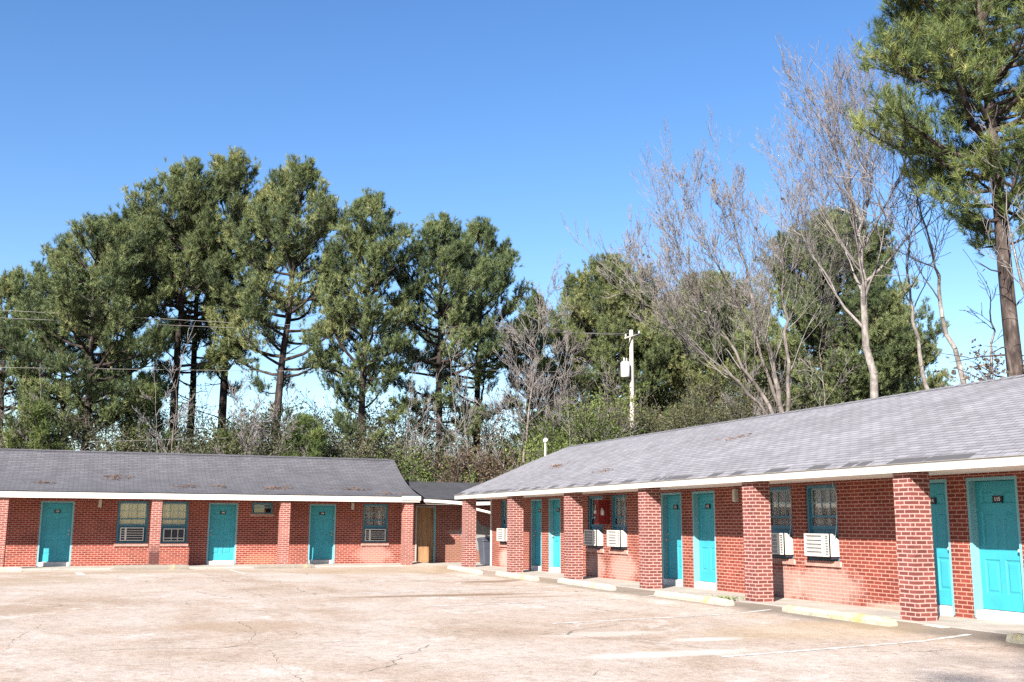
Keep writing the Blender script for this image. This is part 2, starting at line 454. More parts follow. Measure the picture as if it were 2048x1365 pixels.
M['leaf_brown'] = leaf_mat('dry_brown_leaves', [(0, (.04,.028,.02)), (.5, (.095,.07,.05)), (1, (.17,.135,.10))])
M['straw'] = leaf_mat('pine_straw', [(0, (.09,.045,.025)), (.5, (.16,.085,.05)), (1, (.24,.15,.09))])
M['weed'] = leaf_mat('weed_leaves', [(0, (.06,.10,.03)), (1, (.22,.28,.10))])

# ------------------------------------------------------------------ camera (solved from the brickwork)
F_PX, PIT, YAW, ROL, CH = 2100.996, .172, .376, .005, 1.482
r0 = Vector((math.cos(YAW), -math.sin(YAW), 0)); f0 = Vector((math.sin(YAW), math.cos(YAW), 0)); zz = Vector((0, 0, 1))
fw = f0 * math.cos(PIT) + zz * math.sin(PIT); uu = -f0 * math.sin(PIT) + zz * math.cos(PIT)
cr, sr = math.cos(ROL), math.sin(ROL)
right = r0 * cr + uu * sr; up = uu * cr - r0 * sr
cam = bpy.data.cameras.new('camera'); co = bpy.data.objects.new('camera', cam); COL.objects.link(co)
Mx = Matrix((right, up, -fw)).transposed().to_4x4(); Mx.translation = Vector((0, 0, CH))
co.matrix_world = Mx
cam.sensor_width = 36.0; cam.lens = F_PX / 2048 * 36.0
cam.clip_start = .1; cam.clip_end = 3000
scene.camera = co

# ------------------------------------------------------------------ light
sd = Vector((1, 1, -.80)).normalized()
sun = bpy.data.lights.new('sun', 'SUN'); sun.energy = 4.9; sun.angle = R(.53); sun.color = (1, .95, .87)
so = bpy.data.objects.new('sun', sun); COL.objects.link(so)
so.rotation_euler = sd.to_track_quat('-Z', 'Y').to_euler()
so.location = (-30, -30, 40)
w = bpy.data.worlds.new('World'); scene.world = w; w.use_nodes = True
nt = w.node_tree; bg = nt.nodes['Background']
sky = nt.nodes.new('ShaderNodeTexSky'); sky.sky_type = 'NISHITA'; sky.sun_disc = False
sky.sun_elevation = math.asin(-sd.z); sky.sun_rotation = R(225)
sky.air_density = 1.0; sky.dust_density = .4; sky.ozone_density = 1.6; sky.altitude = 50
hs = nt.nodes.new('ShaderNodeHueSaturation'); hs.inputs['Saturation'].default_value = 1.27; hs.inputs['Hue'].default_value = .508
nt.links.new(sky.outputs[0], hs.inputs['Color']); nt.links.new(hs.outputs[0], bg.inputs[0])
bg.inputs[1].default_value = .065
scene.view_settings.view_transform = 'Standard'; scene.view_settings.look = 'None'
scene.view_settings.exposure = 1.75; scene.view_settings.gamma = 1.0; scene.view_settings.use_curve_mapping = False
scene.cycles.max_bounces = 6; scene.cycles.diffuse_bounces = 2; scene.cycles.transparent_max_bounces = 16
scene.cycles.use_denoising = False; scene.cycles.denoiser = 'OPENIMAGEDENOISE'; scene.cycles.denoising_input_passes = 'RGB_ALBEDO_NORMAL'; scene.cycles.denoising_prefilter = 'ACCURATE'

# ------------------------------------------------------------------ ground
def gz(y, x=0.0):
    z = -.05 - .0018 * max(0, min(y, 45))
    t = min(1.0, max(0.0, (x - 10.6) / 1.45))
    return z * (1 - t) - .014 * t
m = MB(); m.poly([(-900, -900, -.30), (900, -900, -.30), (900, 900, -.30), (-900, 900, -.30)])
tag(m.build('ground', M['dirt']), kind='structure')
m = MB()
for i in range(12):
    y0, y1 = -14 + i * 4.6, -14 + (i + 1) * 4.6
    for xa, xb in ((-26, 10.6), (10.6, 12.05)):
        m.poly([(xa, y0, gz(y0, xa)), (xb, y0, gz(y0, xb)), (xb, y1, gz(y1, xb)), (xa, y1, gz(y1, xa))])
    if y1 > 36: m.poly([(12.05, max(y0, 36.2), gz(y0)), (12.2, max(y0, 36.2), gz(y0)), (12.2, y1, gz(y1)), (12.05, y1, gz(y1))])
m.poly([(-26, 41.2, gz(41.2)), (-26, -14, gz(-14)), (-26, -14, -.4), (-26, 41.2, -.4)])
tag(m.build('parking_lot', M['lot']), kind='structure')
m = MB(); m.box(12.06, 13.42, 5.0, 36.2, -.30, .0)
wk = m.build('walkway', M['concrete'], bevel=.015); tag(wk, kind='structure')
m = MB(); m.box(-10, 11.9, 38.9, 40.95, -.30, -.075); m.box(11.9, 16.6, 36.25, 41.0, -.30, -.068)
tag(m.build('walkway', M['concrete'], bevel=.015), kind='structure')

def marking(pts, w):
    m = MB()
    cut = []
    for (x0, y0), (x1, y1) in zip(pts[:-1], pts[1:]):
        cut.append((x0, y0))
        if x0 < 10.6 < x1: cut.append((10.6, y0 + (y1 - y0) * (10.6 - x0) / (x1 - x0)))
    pts = cut + [pts[-1]]
    for (x0, y0), (x1, y1) in zip(pts[:-1], pts[1:]):
        d = Vector((x1 - x0, y1 - y0, 0)).normalized(); n = Vector((-d.y, d.x, 0)) * w / 2
        a, b = Vector((x0, y0, 0)), Vector((x1, y1, 0))
        q = []
        for p in (a - n, b - n, b + n, a + n): q.append((p.x, p.y, gz(p.y, p.x) + .004))
        m.poly(q)
    return tag(m.build('parking_line', M['marking']), kind='structure')
marking([(7.1, 11.12), (9.2, 11.44), (11.65, 11.86)], .10)
marking([(6.9, 15.7), (11.6, 16.5)], .10)
marking([(6.2, 19.75), (11.6, 20.6)], .10)
marking([(5.8, 23.95), (11.5, 24.9)], .10)
marking([(6.2, 28.6), (11.3, 29.3)], .10)
marking([(11.95, 12.6), (12.0, 13.1)], .16)
marking([(4.5, 37.2), (4.62, 34.3)], .10)
marking([(-.25, 36.6), (-.12, 34.9)], .22)

def crack(*lines):
    """open cracks and slab joints: thin wandering dark seams lying 4 mm above the surface"""
    rg = random.Random(17); m = MB()
    for pts, w in lines:
        P = []
        for (x0, y0), (x1, y1) in zip(pts[:-1], pts[1:]):
            n = max(2, int(math.hypot(x1 - x0, y1 - y0) / .11))
            P += [(x0 + (x1 - x0) * k / n, y0 + (y1 - y0) * k / n) for k in range(n)]
        P.append(pts[-1])
        Q = []; dx = dy = 0.0
        for k, (x, y) in enumerate(P):
            dx = dx * .8 + rg.gauss(0, .022); dy = dy * .8 + rg.gauss(0, .022); Q.append(Vector((x + dx, y + dy, 0)))
        W = [max(.003, w * .28 * rg.uniform(.1, 1.4)) for _ in Q]; W[0] = W[-1] = .002
        for k in range(len(Q) - 1):
            if rg.random() < .3: continue
            d = (Q[k+1] - Q[k]).normalized(); nn = Vector((-d.y, d.x, 0))
            c4 = [Q[k] - nn * W[k] / 2, Q[k+1] - nn * W[k+1] / 2, Q[k+1] + nn * W[k+1] / 2, Q[k] + nn * W[k] / 2]
            m.poly([(p.x, p.y, gz(p.y, p.x) + .004) for p in c4])
    return tag(m.build('pavement_crack', M['crack']), kind='structure')
M['crack'] = paint('crack_dirt', (.27,.225,.19), .95, .3, 9)
crack(([(1.2, 18.3), (3.55, 18.64), (4.93, 18.85), (6.42, 18.95), (8.16, 19.14), (10.10, 19.33), (10.62, 19.45)], .022),
      ([(-1.2, 12.9), (.21, 12.67), (1.14, 12.56), (1.84, 12.54), (2.57, 12.47), (3.16, 12.50), (3.97, 12.73), (4.84, 12.87)], .018),
      ([(3.4, 35.0), (3.51, 32.52), (3.54, 28.95), (3.53, 25.30), (3.54, 22.73)], .035), ([(2.15, 18.80), (2.32, 18.05), (2.33, 16.64), (2.34, 16.16)], .035),
      ([(2.34, 16.1), (2.11, 14.65), (2.08, 12.83), (2.07, 12.19), (2.07, 11.44), (2.04, 10.89), (2.0, 9.6)], .022), ([(2.64, 16.38), (2.87, 15.76), (2.85, 14.98)], .04),
      ([(-1.5, 26.0), (-1.13, 26.00), (-.72, 26.05), (.3, 25.9)], .05), ([(.39, 23.73), (.76, 23.56), (1.12, 23.80), (1.9, 23.6)], .07), ([(-.55, 18.8), (-.59, 18.47), (-.75, 16.77), (-.87, 15.25), (-.95, 14.2)], .03),
      ([(8.73, 12.37), (8.86, 11.89), (9.43, 11.45), (9.30, 10.61), (9.31, 9.96)], .024), ([(7.0, 13.25), (7.63, 13.28), (8.28, 13.27), (9.02, 13.37)], .028), ([(9.03, 14.90), (8.95, 13.93), (9.4, 13.4)], .016),
      ([(4.2, 12.8), (4.86, 12.92)], .03), ([(4.9, 10.2), (5.19, 10.54), (5.8, 10.7)], .02), ([(5.0, 24.9), (6.06, 25.10), (8.01, 25.6), (10.2, 26.0)], .02), ([(8.0, 25.9), (8.00, 24.92), (8.05, 23.6)], .03), ([(5.09, 27.54), (5.32, 26.15), (5.5, 24.6)], .03),
      ([(-3.5, 30.1), (-.5, 30.4), (3.0, 30.2)], .03), ([(10.7, 14.4), (10.2, 12.9), (10.5, 11.9), (10.2, 10.6)], .016), ([(6.0, 21.3), (7.1, 21.9), (8.4, 21.6)], .02))

# ------------------------------------------------------------------ wall with openings
def wall_sheet(m, axis, pos, a0, a1, z0, z1, holes, depth, sgn, mi=0, mi_rev=0):
    """sheet of wall on plane axis=pos facing -axis, holes (a0,a1,z0,z1), reveals 'depth' deep"""
    A = sorted({a0, a1, *[h[0] for h in holes], *[h[1] for h in holes]})
    Z = sorted({z0, z1, *[h[2] for h in holes], *[h[3] for h in holes]})
    def P(a, d, z):
        return (pos + d, a, z) if axis == 'x' else (a, pos + d, z)
    for i in range(len(A) - 1):
        for j in range(len(Z) - 1):
            ca, cz = (A[i] + A[i+1]) / 2, (Z[j] + Z[j+1]) / 2
            if any(h[0] < ca < h[1] and h[2] < cz < h[3] for h in holes): continue
            q = [P(A[i], 0, Z[j]), P(A[i+1], 0, Z[j]), P(A[i+1], 0, Z[j+1]), P(A[i], 0, Z[j+1])]
            if axis == 'x': q = q[::-1]
            m.poly(q, mi)
    for (h0, h1, hz0, hz1) in holes:
        for (p, q_) in (((h0, hz0), (h0, hz1)), ((h1, hz1), (h1, hz0)), ((h1, hz0), (h0, hz0)), ((h0, hz1), (h1, hz1))):
            m.poly([P(p[0], 0, p[1]), P(p[0], depth, p[1]), P(q_[0], depth, q_[1]), P(q_[0], 0, q_[1])], mi_rev)

# placement frames: local x = along the wall to the viewer's right, local y = into the wall, z up
def frame_right(y): return Matrix.Translation((13.4, y, 0)) @ Matrix(((0,1,0,0),(-1,0,0,0),(0,0,1,0),(0,0,0,1)))
def frame_left(x, z=0.0): return Matrix.Translation((x, 40.9, z))

def digits(txt, size, M4, mat, parent):
    cu = bpy.data.curves.new('numerals', 'FONT'); cu.body = txt; cu.size = size; cu.align_x = 'CENTER'; cu.align_y = 'CENTER'
    cu.extrude = .002; cu.offset = size * .02
    to = bpy.data.objects.new('tmp', cu); COL.objects.link(to)
    dg = bpy.context.evaluated_depsgraph_get()
    me = bpy.data.meshes.new_from_object(to.evaluated_get(dg))
    bpy.data.objects.remove(to)
    me.name = 'numerals'
    me.materials.clear(); me.materials.append(mat)
    return me

def make_door(wing, FR, wd, number, hand, zb=.0, label=None):
    """six-panel leaf in a recessed frame; 'hand' = side of the handle"""
    h = wd / 2
    lw = h - .055
    # leaf with recessed mouldings
    m = MB()
    y = .135; z0, z1 = zb + .165, zb + 2.195
    pans = []
    gx = [(-lw + .105, -.055), (.055, lw - .105)]
    for (pz0, pz1) in ((zb + .40, zb + .95), (zb + 1.10, zb + 1.72), (zb + 1.84, zb + 2.07)):
        for g in gx: pans.append((g[0], g[1], pz0, pz1))
    A = sorted({-lw, lw, *[p[0] for p in pans], *[p[1] for p in pans]}); Z = sorted({z0, z1, *[p[2] for p in pans], *[p[3] for p in pans]})
    for i in range(len(A) - 1):
        for j in range(len(Z) - 1):
            ca, cz = (A[i] + A[i+1]) / 2, (Z[j] + Z[j+1]) / 2
            if any(p[0] < ca < p[1] and p[2] < cz < p[3] for p in pans): continue
            m.poly([(A[i], y, Z[j]), (A[i+1], y, Z[j]), (A[i+1], y, Z[j+1]), (A[i], y, Z[j+1])])
    for (a, b, c, d) in pans:
        r = [(a, b, c, d, 0), (a + .018, b - .018, c + .018, d - .018, .013), (a + .045, b - .045, c + .045, d - .045, .013), (a + .07, b - .07, c + .07, d - .07, .003)]
        for (p, q) in zip(r[:-1], r[1:]):
            P = [(p[0], y + p[4], p[2]), (p[1], y + p[4], p[2]), (p[1], y + p[4], p[3]), (p[0], y + p[4], p[3])]
            Q = [(q[0], y + q[4], q[2]), (q[1], y + q[4], q[2]), (q[1], y + q[4], q[3]), (q[0], y + q[4], q[3])]
            for k in range(4): m.poly([P[k], P[(k+1) % 4], Q[(k+1) % 4], Q[k]])
        m.poly(Q)
    m.poly([(-lw, y, z0), (lw, y, z0), (lw, y + .045, z0), (-lw, y + .045, z0)])
    door = m.xform(FR).build('door', M['door'], wing)
    if label: door['label'] = label
    m = MB()
    m.box(-h, -lw, .006, .19, zb + .02, zb + 2.26); m.box(lw, h, .006, .19, zb + .02, zb + 2.26); m.box(-lw, lw, .006, .19, zb + 2.205, zb + 2.26)
    m.box(-lw - .001, -lw + .014, .105, .132, zb + .165, zb + 2.204); m.box(lw - .014, lw + .001, .105, .132, zb + .165, zb + 2.204)
    m.xform(FR).build('door_frame', M['jamb'], door)
    m = MB()
    m.box(-lw + .001, lw - .001, -.012, .21, zb + .002, zb + .142); m.box(-lw + .001, lw - .001, .10, .20, zb + .142, zb + .158, 1)
    m.xform(FR).build('threshold', [M['step_white'], M['steel']], door, bevel=.006)
    # handle: rose, neck, knob and deadbolt above
    m = MB()
    hx = hand * (lw - .07); hz = zb + 1.10
    m.tube([(hx, .134, hz), (hx, .122, hz)], .032, 14); m.tube([(hx, .122, hz), (hx, .09, hz)], .012, 10)
    m.tube([(hx, .092, hz), (hx, .084, hz), (hx, .066, hz), (hx, .058, hz)], [.016, .027, .029, .016], 14)
    m.xform(FR).build('door_handle', M['steel'], door)
    m = MB(); m.tube([(hx, .134, hz + .14), (hx, .116, hz + .14)], .026, 14)
    m.xform(FR).build('deadbolt', M['steel'], door)
    # number plate
    m = MB(); pz = zb + 1.905
    m.box(-.10, .10, .118, .132, pz - .055, pz + .055)
    pl = m.xform(FR).build('number_plate', [M['black'], M['numeral']], door)
    me = digits(number, .085, None, M['numeral'], pl)
    T = FR @ Matrix.Translation((0, .1155, pz)) @ Matrix.Rotation(math.pi / 2, 4, 'X')
    # join the numerals into the plate's own mesh
    import bmesh
    bm = bmesh.new(); bm.from_mesh(pl.data)
    n0 = len(bm.faces)
    me.transform(T); bm.from_mesh(me)
    bm.faces.ensure_lookup_table()
    for f in bm.faces[n0:]: f.material_index = 1
    bm.to_mesh(pl.data); bm.free()
    return door

def make_window(wing, FR, wd, zb, zt, style, curtain=True, zrow=.07, sill_mat=None, label=None, ac=True):
    """double-hung window: blue frame with pale sashes, brick rowlock sill"""
    h = wd / 2
    m = MB()
    m.box(-h, -h + .06, .03, .17, zb, zt); m.box(h - .06, h, .03, .17, zb, zt); m.box(-h + .06, h - .06, .03, .17, zt - .06, zt); m.box(-h + .06, h - .06, .025, .17, zb, zb + .045)
    win = m.xform(FR).build('window', M['sash_blue'], wing, bevel=.004)
    if label: win['label'] = label
    a = h - .062
    mid = zb + .565 * (zt - zb) if ac else (zb + zt) / 2
    bot = (zb + .60) if ac else zb + .047
    # upper sash (back) and raised lower sash (front)
    m = MB()
    m.box(-a, -a + .035, .105, .135, mid, zt - .062); m.box(a - .035, a, .105, .135, mid, zt - .062)
    m.box(-a + .035, a - .035, .105, .135, zt - .10, zt - .062); m.box(-a + .035, a - .035, .105, .135, mid, mid + .04)
    n = style
    zs = (mid + .04 + (zt - .10 - mid - .04) * .5)
    for k in range(1, n):
        x = -a + .035 + (2 * a - .07) * k / n
        m.box(x - .009, x + .009, .109, .131, mid + .04, zt - .10)
    m.box(-a + .035, a - .035, .1105, .1295, zs - .009, zs + .009)
    m.xform(FR).build('upper_sash', M['sash_pale'], win)
    if ac:
        m = MB()
        m.box(-a, -a + .04, .068, .10, bot, mid + .035); m.box(a - .04, a, .068, .10, bot, mid + .035)
        m.box(-a + .04, a - .04, .068, .10, bot, bot + .07); m.box(-a + .04, a - .04, .068, .10, mid - .005, mid + .035)
        m.box(-a, a, .10, .14, zb + .047, bot + .01)      # closing board round the air conditioner
        m.xform(FR).build('lower_sash', M['sash_blue'], win)
    # glass
    m = MB()
    for (z0, z1, y) in (((mid + .04, zt - .10, .12), (bot + .07, mid - .005, .085)) if ac else ((mid + .04, zt - .10, .12), (bot, mid, .125))):
        # pane as a ring-less thin slab, curtain strip behind shows through the gap of the sheers
        m.box(-a + .036, a - .036, y, y + .004, z0, z1)
    gm = M['pane']
    m.xform(FR).build('pane', gm, win)
    if curtain:
        m = MB(); n = 40
        pts = [(-a + (2 * a) * k / n,   .165 + .018 * math.sin(k * 1.35 + wd * 9) + .008 * math.sin(k * 3.1)) for k in range(n + 1)]
        for k in range(n):
            (xa, ya), (xb, yb) = pts[k], pts[k+1]
            if n * .44 < k < n * .47: continue
            m.poly([(xa, ya, bot), (xb, yb, bot), (xb, yb, zt - .05), (xa, ya, zt - .05)], 0, None, True)
        m.xform(FR).build('curtain', M['curtain'], win)
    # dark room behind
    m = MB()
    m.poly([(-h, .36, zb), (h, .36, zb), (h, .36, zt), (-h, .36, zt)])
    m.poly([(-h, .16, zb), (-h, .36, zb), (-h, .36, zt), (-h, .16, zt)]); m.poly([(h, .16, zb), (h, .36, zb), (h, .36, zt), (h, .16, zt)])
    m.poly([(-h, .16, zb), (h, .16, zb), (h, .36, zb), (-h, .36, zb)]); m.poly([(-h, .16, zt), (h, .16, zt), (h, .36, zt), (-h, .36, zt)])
    m.xform(FR).build('window_box', M['near_black'], win)
    # rowlock sill: bricks on edge
    m = MB(); nb = max(4, int(round((wd + .12) / zrow))); st = (wd + .12) / nb
    for k in range(nb):
        x0 = -h - .06 + k * st
        m.box(x0 + .008, x0 + st - .008, -.045, .05, zb - .115, zb - .006)
    m.box(-h - .055, h + .055, -.036, .045, zb - .11, zb - .012, 1)
    m.xform(FR).build('sill', [sill_mat, M['mortar']], win)
    return win

M['mortar'] = paint('mortar', (.66,.52,.45), .9, .1, 6)
M['sill_brick'] = paint('sill_brick', (.50,.26,.21), .85, .3, 5, (.62,.45,.38))
def pane_mat():
    m = NT('window_pane')
    g = m.b
    m.col((.02,.02,.02)); g.inputs['Roughness'].default_value = .04; g.inputs['Specular IOR Level'].default_value = .6
    tr = m.t.nodes.new('ShaderNodeBsdfTransparent'); tr.inputs[0].default_value = (.86,.88,.88,1)
    lw = m.t.nodes.new('ShaderNodeFresnel'); lw.inputs[0].default_value = 1.5
    gl = m.t.nodes.new('ShaderNodeBsdfGlossy'); gl.inputs['Roughness'].default_value = .03
    mx = m.t.nodes.new('ShaderNodeMixShader'); mx.inputs[0].default_value = .09; m.l(tr.outputs[0], mx.inputs[1]); m.l(gl.outputs[0], mx.inputs[2])
    m.l(mx.outputs[0], m.t.nodes['Material Output'].inputs[0])
    return m.mat
M['pane'] = pane_mat()

def make_ac(FR, wd, zb, ht, out, label, style='bars', dark=False):
    """window air conditioner: casing, louvred grille, control strip and support bracket; FR's origin is the window centre"""
    base = FR @ Vector((0, 0, zb))
    root = empty('air_conditioner', base, label, 'air conditioner', 'air conditioners in the room windows')
    h = wd / 2
    m = MB()
    # casing: top front edge chamfered away towards the wall end
    y0, y1 = -out, .16
    prof = [(y0, zb), (y1, zb), (y1, zb + ht * .74), (.0, zb + ht * .74), (y0 + .11, zb + ht), (y0, zb + ht)] if out > .15 else [(y0, zb), (y1, zb), (y1, zb + ht), (y0, zb + ht)]
    n = len(prof)
    for k in range(n):
        (ya, za), (yb, zb_) = prof[k], prof[(k+1) % n]
        if k == n - 1: continue
        m.poly([(-h, ya, za), (-h, yb, zb_), (h, yb, zb_), (h, ya, za)])
    m.poly([(-h, p[0], p[1]) for p in prof][::-1]); m.poly([(h, p[0], p[1]) for p in prof])
    # front rim and recess
    for (a, b, c, d) in ((-h, h, zb, zb + .03), (-h, h, zb + ht - .03, zb + ht), (-h, -h + .03, zb + .03, zb + ht - .03), (h - .03, h, zb + .03, zb + ht - .03)):
        m.box(a, b, y0, y0 + .035, c, d)
    m.poly([(-h, y0 + .034, zb), (h, y0 + .034, zb), (h, y0 + .034, zb + ht), (-h, y0 + .034, zb + ht)], 1)
    m.xform(FR).build('casing', [M['ac_white'], M['ac_dark'] if dark else M['ac_grey']], root)
    m = MB()
    if style == 'bars':
        xs = h - .03 - (.26 * wd if out > .15 else 0)
        for k in range(1, 5):
            z = zb + .03 + (ht - .06) * k / 5
            m.box(-h + .031, h - .031 if out < .15 else xs, y0 + .004, y0 + .022, z - .009, z + .009)
        if out < .15:
            m.box(-h + wd * .19, -h + wd * .27, y0 + .002, y0 + .026, zb + .031, zb + ht - .031)
        else:
            m.box(xs, xs + .085, y0 + .002, y0 + .026, zb + .031, zb + ht - .031)
    else:
        for k in (1, 2):
            x = -h + wd * (.08 + .30 * k); m.box(x - .012, x + .012, y0 + .004, y0 + .024, zb + .031, zb + ht - .031)
        m.box(-h + .031, h - .031, y0 + .006, y0 + .02, zb + .10, zb + .13)
    m.xform(FR).build('grille', M['ac_white'], root)
    if out > .15:
        m = MB()
        for k in range(7):
            z = zb + .05 + (ht - .1) * k / 6.5
            m.box(xs + .10, h - .035, y0 + .012, y0 + .026, z, z + .022)
        m.xform(FR).build('vent', M['ac_grey'], root)
        m = MB()
        m.box(-h + .10, h - .02, y0 + .08, y0 + .11, zb - .055, zb - .004); m.box(-h + .10, -h + .13, y0 + .11, .0, zb - .05, zb - .004); m.box(h - .05, h - .02, y0 + .11, .0, zb - .05, zb - .004)
        m.xform(FR).build('bracket', M['ac_dark'], root)
    return root

# ------------------------------------------------------------------ right wing
wing = empty('motel_wing', (13.4, 20, 0), 'red brick motel wing with pale grey roof running in from the right edge', 'motel', 'brick motel wings round the lot')
Y0, Y1 = 5.0, 35.8
rd = [(31.74, .88, '110', -1), (30.28, .92, '111', -1), (23.12, 1.0, '112', -1), (21.63, 1.0, '113', 1), (14.44, 1.02, '114', 1), (12.99, 1.05, '115', 1)]
rw = [(34.45, .98), (27.40, .96), (25.95, .93), (18.72, .98), (17.28, .98)]
ZB, ZT = .80, 2.27
holes = [(y - w_ / 2, y + w_ / 2, .0, 2.26) for (y, w_, *_ ) in rd] + [(y - w_ / 2, y + w_ / 2, ZB, ZT) for (y, w_) in rw]
m = MB()
wall_sheet(m, 'x', 13.4, Y0, Y1, 0.0, 2.42, holes, .20, 1)
m.poly([(13.4, Y0, 0), (20.6, Y0, 0), (20.6, Y0, 2.42), (13.4, Y0, 2.42)])
m.poly([(20.6, Y1, 0), (13.4, Y1, 0), (13.4, Y1, 2.42), (20.6, Y1, 2.42)])
m.poly([(20.6, Y0, 0), (20.6, Y1, 0), (20.6, Y1, 2.42), (20.6, Y0, 2.42)])
for yy in (Y0, Y1): m.poly([(13.4, yy, 2.42), (20.6, yy, 2.42), (16.55, yy, 4.2)])
m.build('wall', M['brick_r'], wing)
m = MB(); m.box(13.36, 13.45, 35.80, 35.89, 0.001, 2.33)
m.build('corner_trim', M['white_trim'], wing)
for yb in (13.775, 18.11, 22.47, 26.77, 31.06, 35.42):
    m = MB(); m.box(12.13, 12.52, yb - .39, yb, -.07, 2.328)
    m.build('column', M['brick_col'], wing, bevel=.004)
XE, ZE, XR_, ZR_ = 12.0, 2.462, 16.5, 4.34
YE0, YE1 = Y0 - .5, 35.95
m = MB(); m.box(12.016, 12.042, YE0, YE1 - .01, 2.318, 2.436); m.box(12.010, 12.040, YE0 - .002, YE1 - .008, 2.4365, 2.4495, 1)
# raking fascia on the far gable end
m.build('fascia', [M['white_trim'], M['drip']], wing)
m = MB(); m.box(12.043, 13.398, YE0 + .005, YE1 - .012, 2.332, 2.345)
m.build('soffit', M['soffit'], wing)
def roof_sheet(m, prof, along0, along1, axis, thick=.013):
    """prof: list of (across, z) from eave up; extruded along the other axis, UV = (along, slope length)"""
    s = [0.0]
    for (a, b) in zip(prof[:-1], prof[1:]): s.append(s[-1] + math.hypot(b[0] - a[0], b[1] - a[1]))
    def P(al, ac, z): return (ac, al, z) if axis == 'y' else (al, ac, z)
    for k in range(len(prof) - 1):
        (a0, z0), (a1, z1) = prof[k], prof[k+1]
        n = 10
        for i in range(n):
            l0 = along0 + (along1 - along0) * i / n; l1 = along0 + (along1 - along0) * (i + 1) / n
            q = [P(l0, a0, z0), P(l1, a0, z0), P(l1, a1, z1), P(l0, a1, z1)]
            u = [(l0, s[k]), (l1, s[k]), (l1, s[k+1]), (l0, s[k+1])]
            m.poly(q, 0, u)
        m.poly([P(along0, a0, z0), P(along0, a1, z1), P(along0, a1, z1 - thick), P(along0, a0, z0 - thick)], 1)
        m.poly([P(along1, a0, z0), P(along1, a1, z1), P(along1, a1, z1 - thick), P(along1, a0, z0 - thick)], 1)
        m.poly([P(along0, a0, z0 - thick), P(along1, a0, z0 - thick), P(along1, a1, z1 - thick), P(along0, a1, z1 - thick)], 1)
    a0, z0 = prof[0]
    m.poly([P(along0, a0, z0), P(along1, a0, z0), P(along1, a0, z0 - thick * .5), P(along0, a0, z0 - thick * .5)], 1)
m = MB()
roof_sheet(m, [(XE, ZE), (12.35, 2.62), (13.2, 2.965), (15.0, 3.745), (XR_, ZR_)], YE0, YE1, 'y')
roof_sheet(m, [(21.05, ZE - .03), (XR_ , ZR_ - .001)], YE0, YE1, 'y')
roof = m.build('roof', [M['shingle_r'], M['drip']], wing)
m = MB()   # ridge cap tabs
k = YE0
while k < YE1 - .3:
    m.poly([(XR_ - .13, k, ZR_ - .035), (XR_ - .13, k + .29, ZR_ - .045), (XR_, k + .29, ZR_ + .012), (XR_, k, ZR_ + .022)])
    m.poly([(XR_, k, ZR_ + .022), (XR_, k + .29, ZR_ + .012), (XR_ + .13, k + .29, ZR_ - .045), (XR_ + .13, k, ZR_ - .035)])
    k += .28
m.build('ridge_cap', M['shingle_r'], roof)
for (y, w_, num, hand) in rd: make_door(wing, frame_right(y), w_, num, hand)
for (y, w_) in rw: make_window(wing, frame_right(y), w_, ZB, ZT, 3, sill_mat=M['sill_brick'])
acl = ['window air conditioner at the far corner of the right wing, half hidden by a column',
       'air conditioner with dark shaded grille jutting out below the dark red cabinet',
       'white sunlit air conditioner just right of the dark red cabinet',
       'air conditioner with dark shaded grille beside the column between blue windows',
       'white sunlit air conditioner jutting from the nearest window of the right wing']
for (y, w_), lb in zip(rw, acl): make_ac(frame_right(y - .09), .76, .885, .43, .22, lb)
def wall_lamp(FR, z, parent):
    m = MB(); m.box(-.055, .055, -.085, -.002, z - .28, z); m.box(-.045, .045, -.10, -.085, z - .26, z - .03)
    return m.xform(FR).build('wall_lamp', M['lampbody'], parent, bevel=.006)
wall_lamp(frame_right(20.2), 2.26, wing)
for (y, xo) in ((18.2, 0), (16.76, 0), (25.5, 0)):   # loose white leads from the eave to the conditioners
    m = MB(); m.tube([(13.36, y + .10, 2.33), (13.355, y + .06, 2.2), (13.36, y - .02, 2.05), (13.37, y + .01, 1.75), (13.33, y - .01, 1.45), (13.3, y + .01, 1.25)], .007, 6)
    m.build('power_lead', M['wirepale'], wing)

# dark red cabinet on the pier between two windows
root = empty('wall_cabinet', (13.4, 26.66, 1.5), 'dark red wall cabinet with white fittings between two blue windows', 'cabinet')
m = MB(); m.box(13.05, 13.395, 26.47, 26.74, 1.48, 2.14); m.build('cabinet_body', M['redbox'], root, bevel=.01)
m = MB(); m.tube([(13.03, 26.64, 1.76), (13.03, 26.64, 1.87)], .045, 10); m.tube([(13.03, 26.63, 1.87), (13.03, 26.63, 2.0)], .014, 8); m.build('meter', M['ac_white'], root)
m = MB(); m.tube([(13.16, 26.455, 1.72), (13.16, 26.455, 1.86)], .05, 10); m.tube([(13.12, 26.445, 1.90), (13.18, 26.445, 1.86)], .02, 8); m.build('bell', M['ac_white'], root)
m = MB(); m.tube([(13.045, 26.66, 1.66), (13.02, 26.66, 1.66)], .022, 10); m.build('knob', M['ac_white'], root)

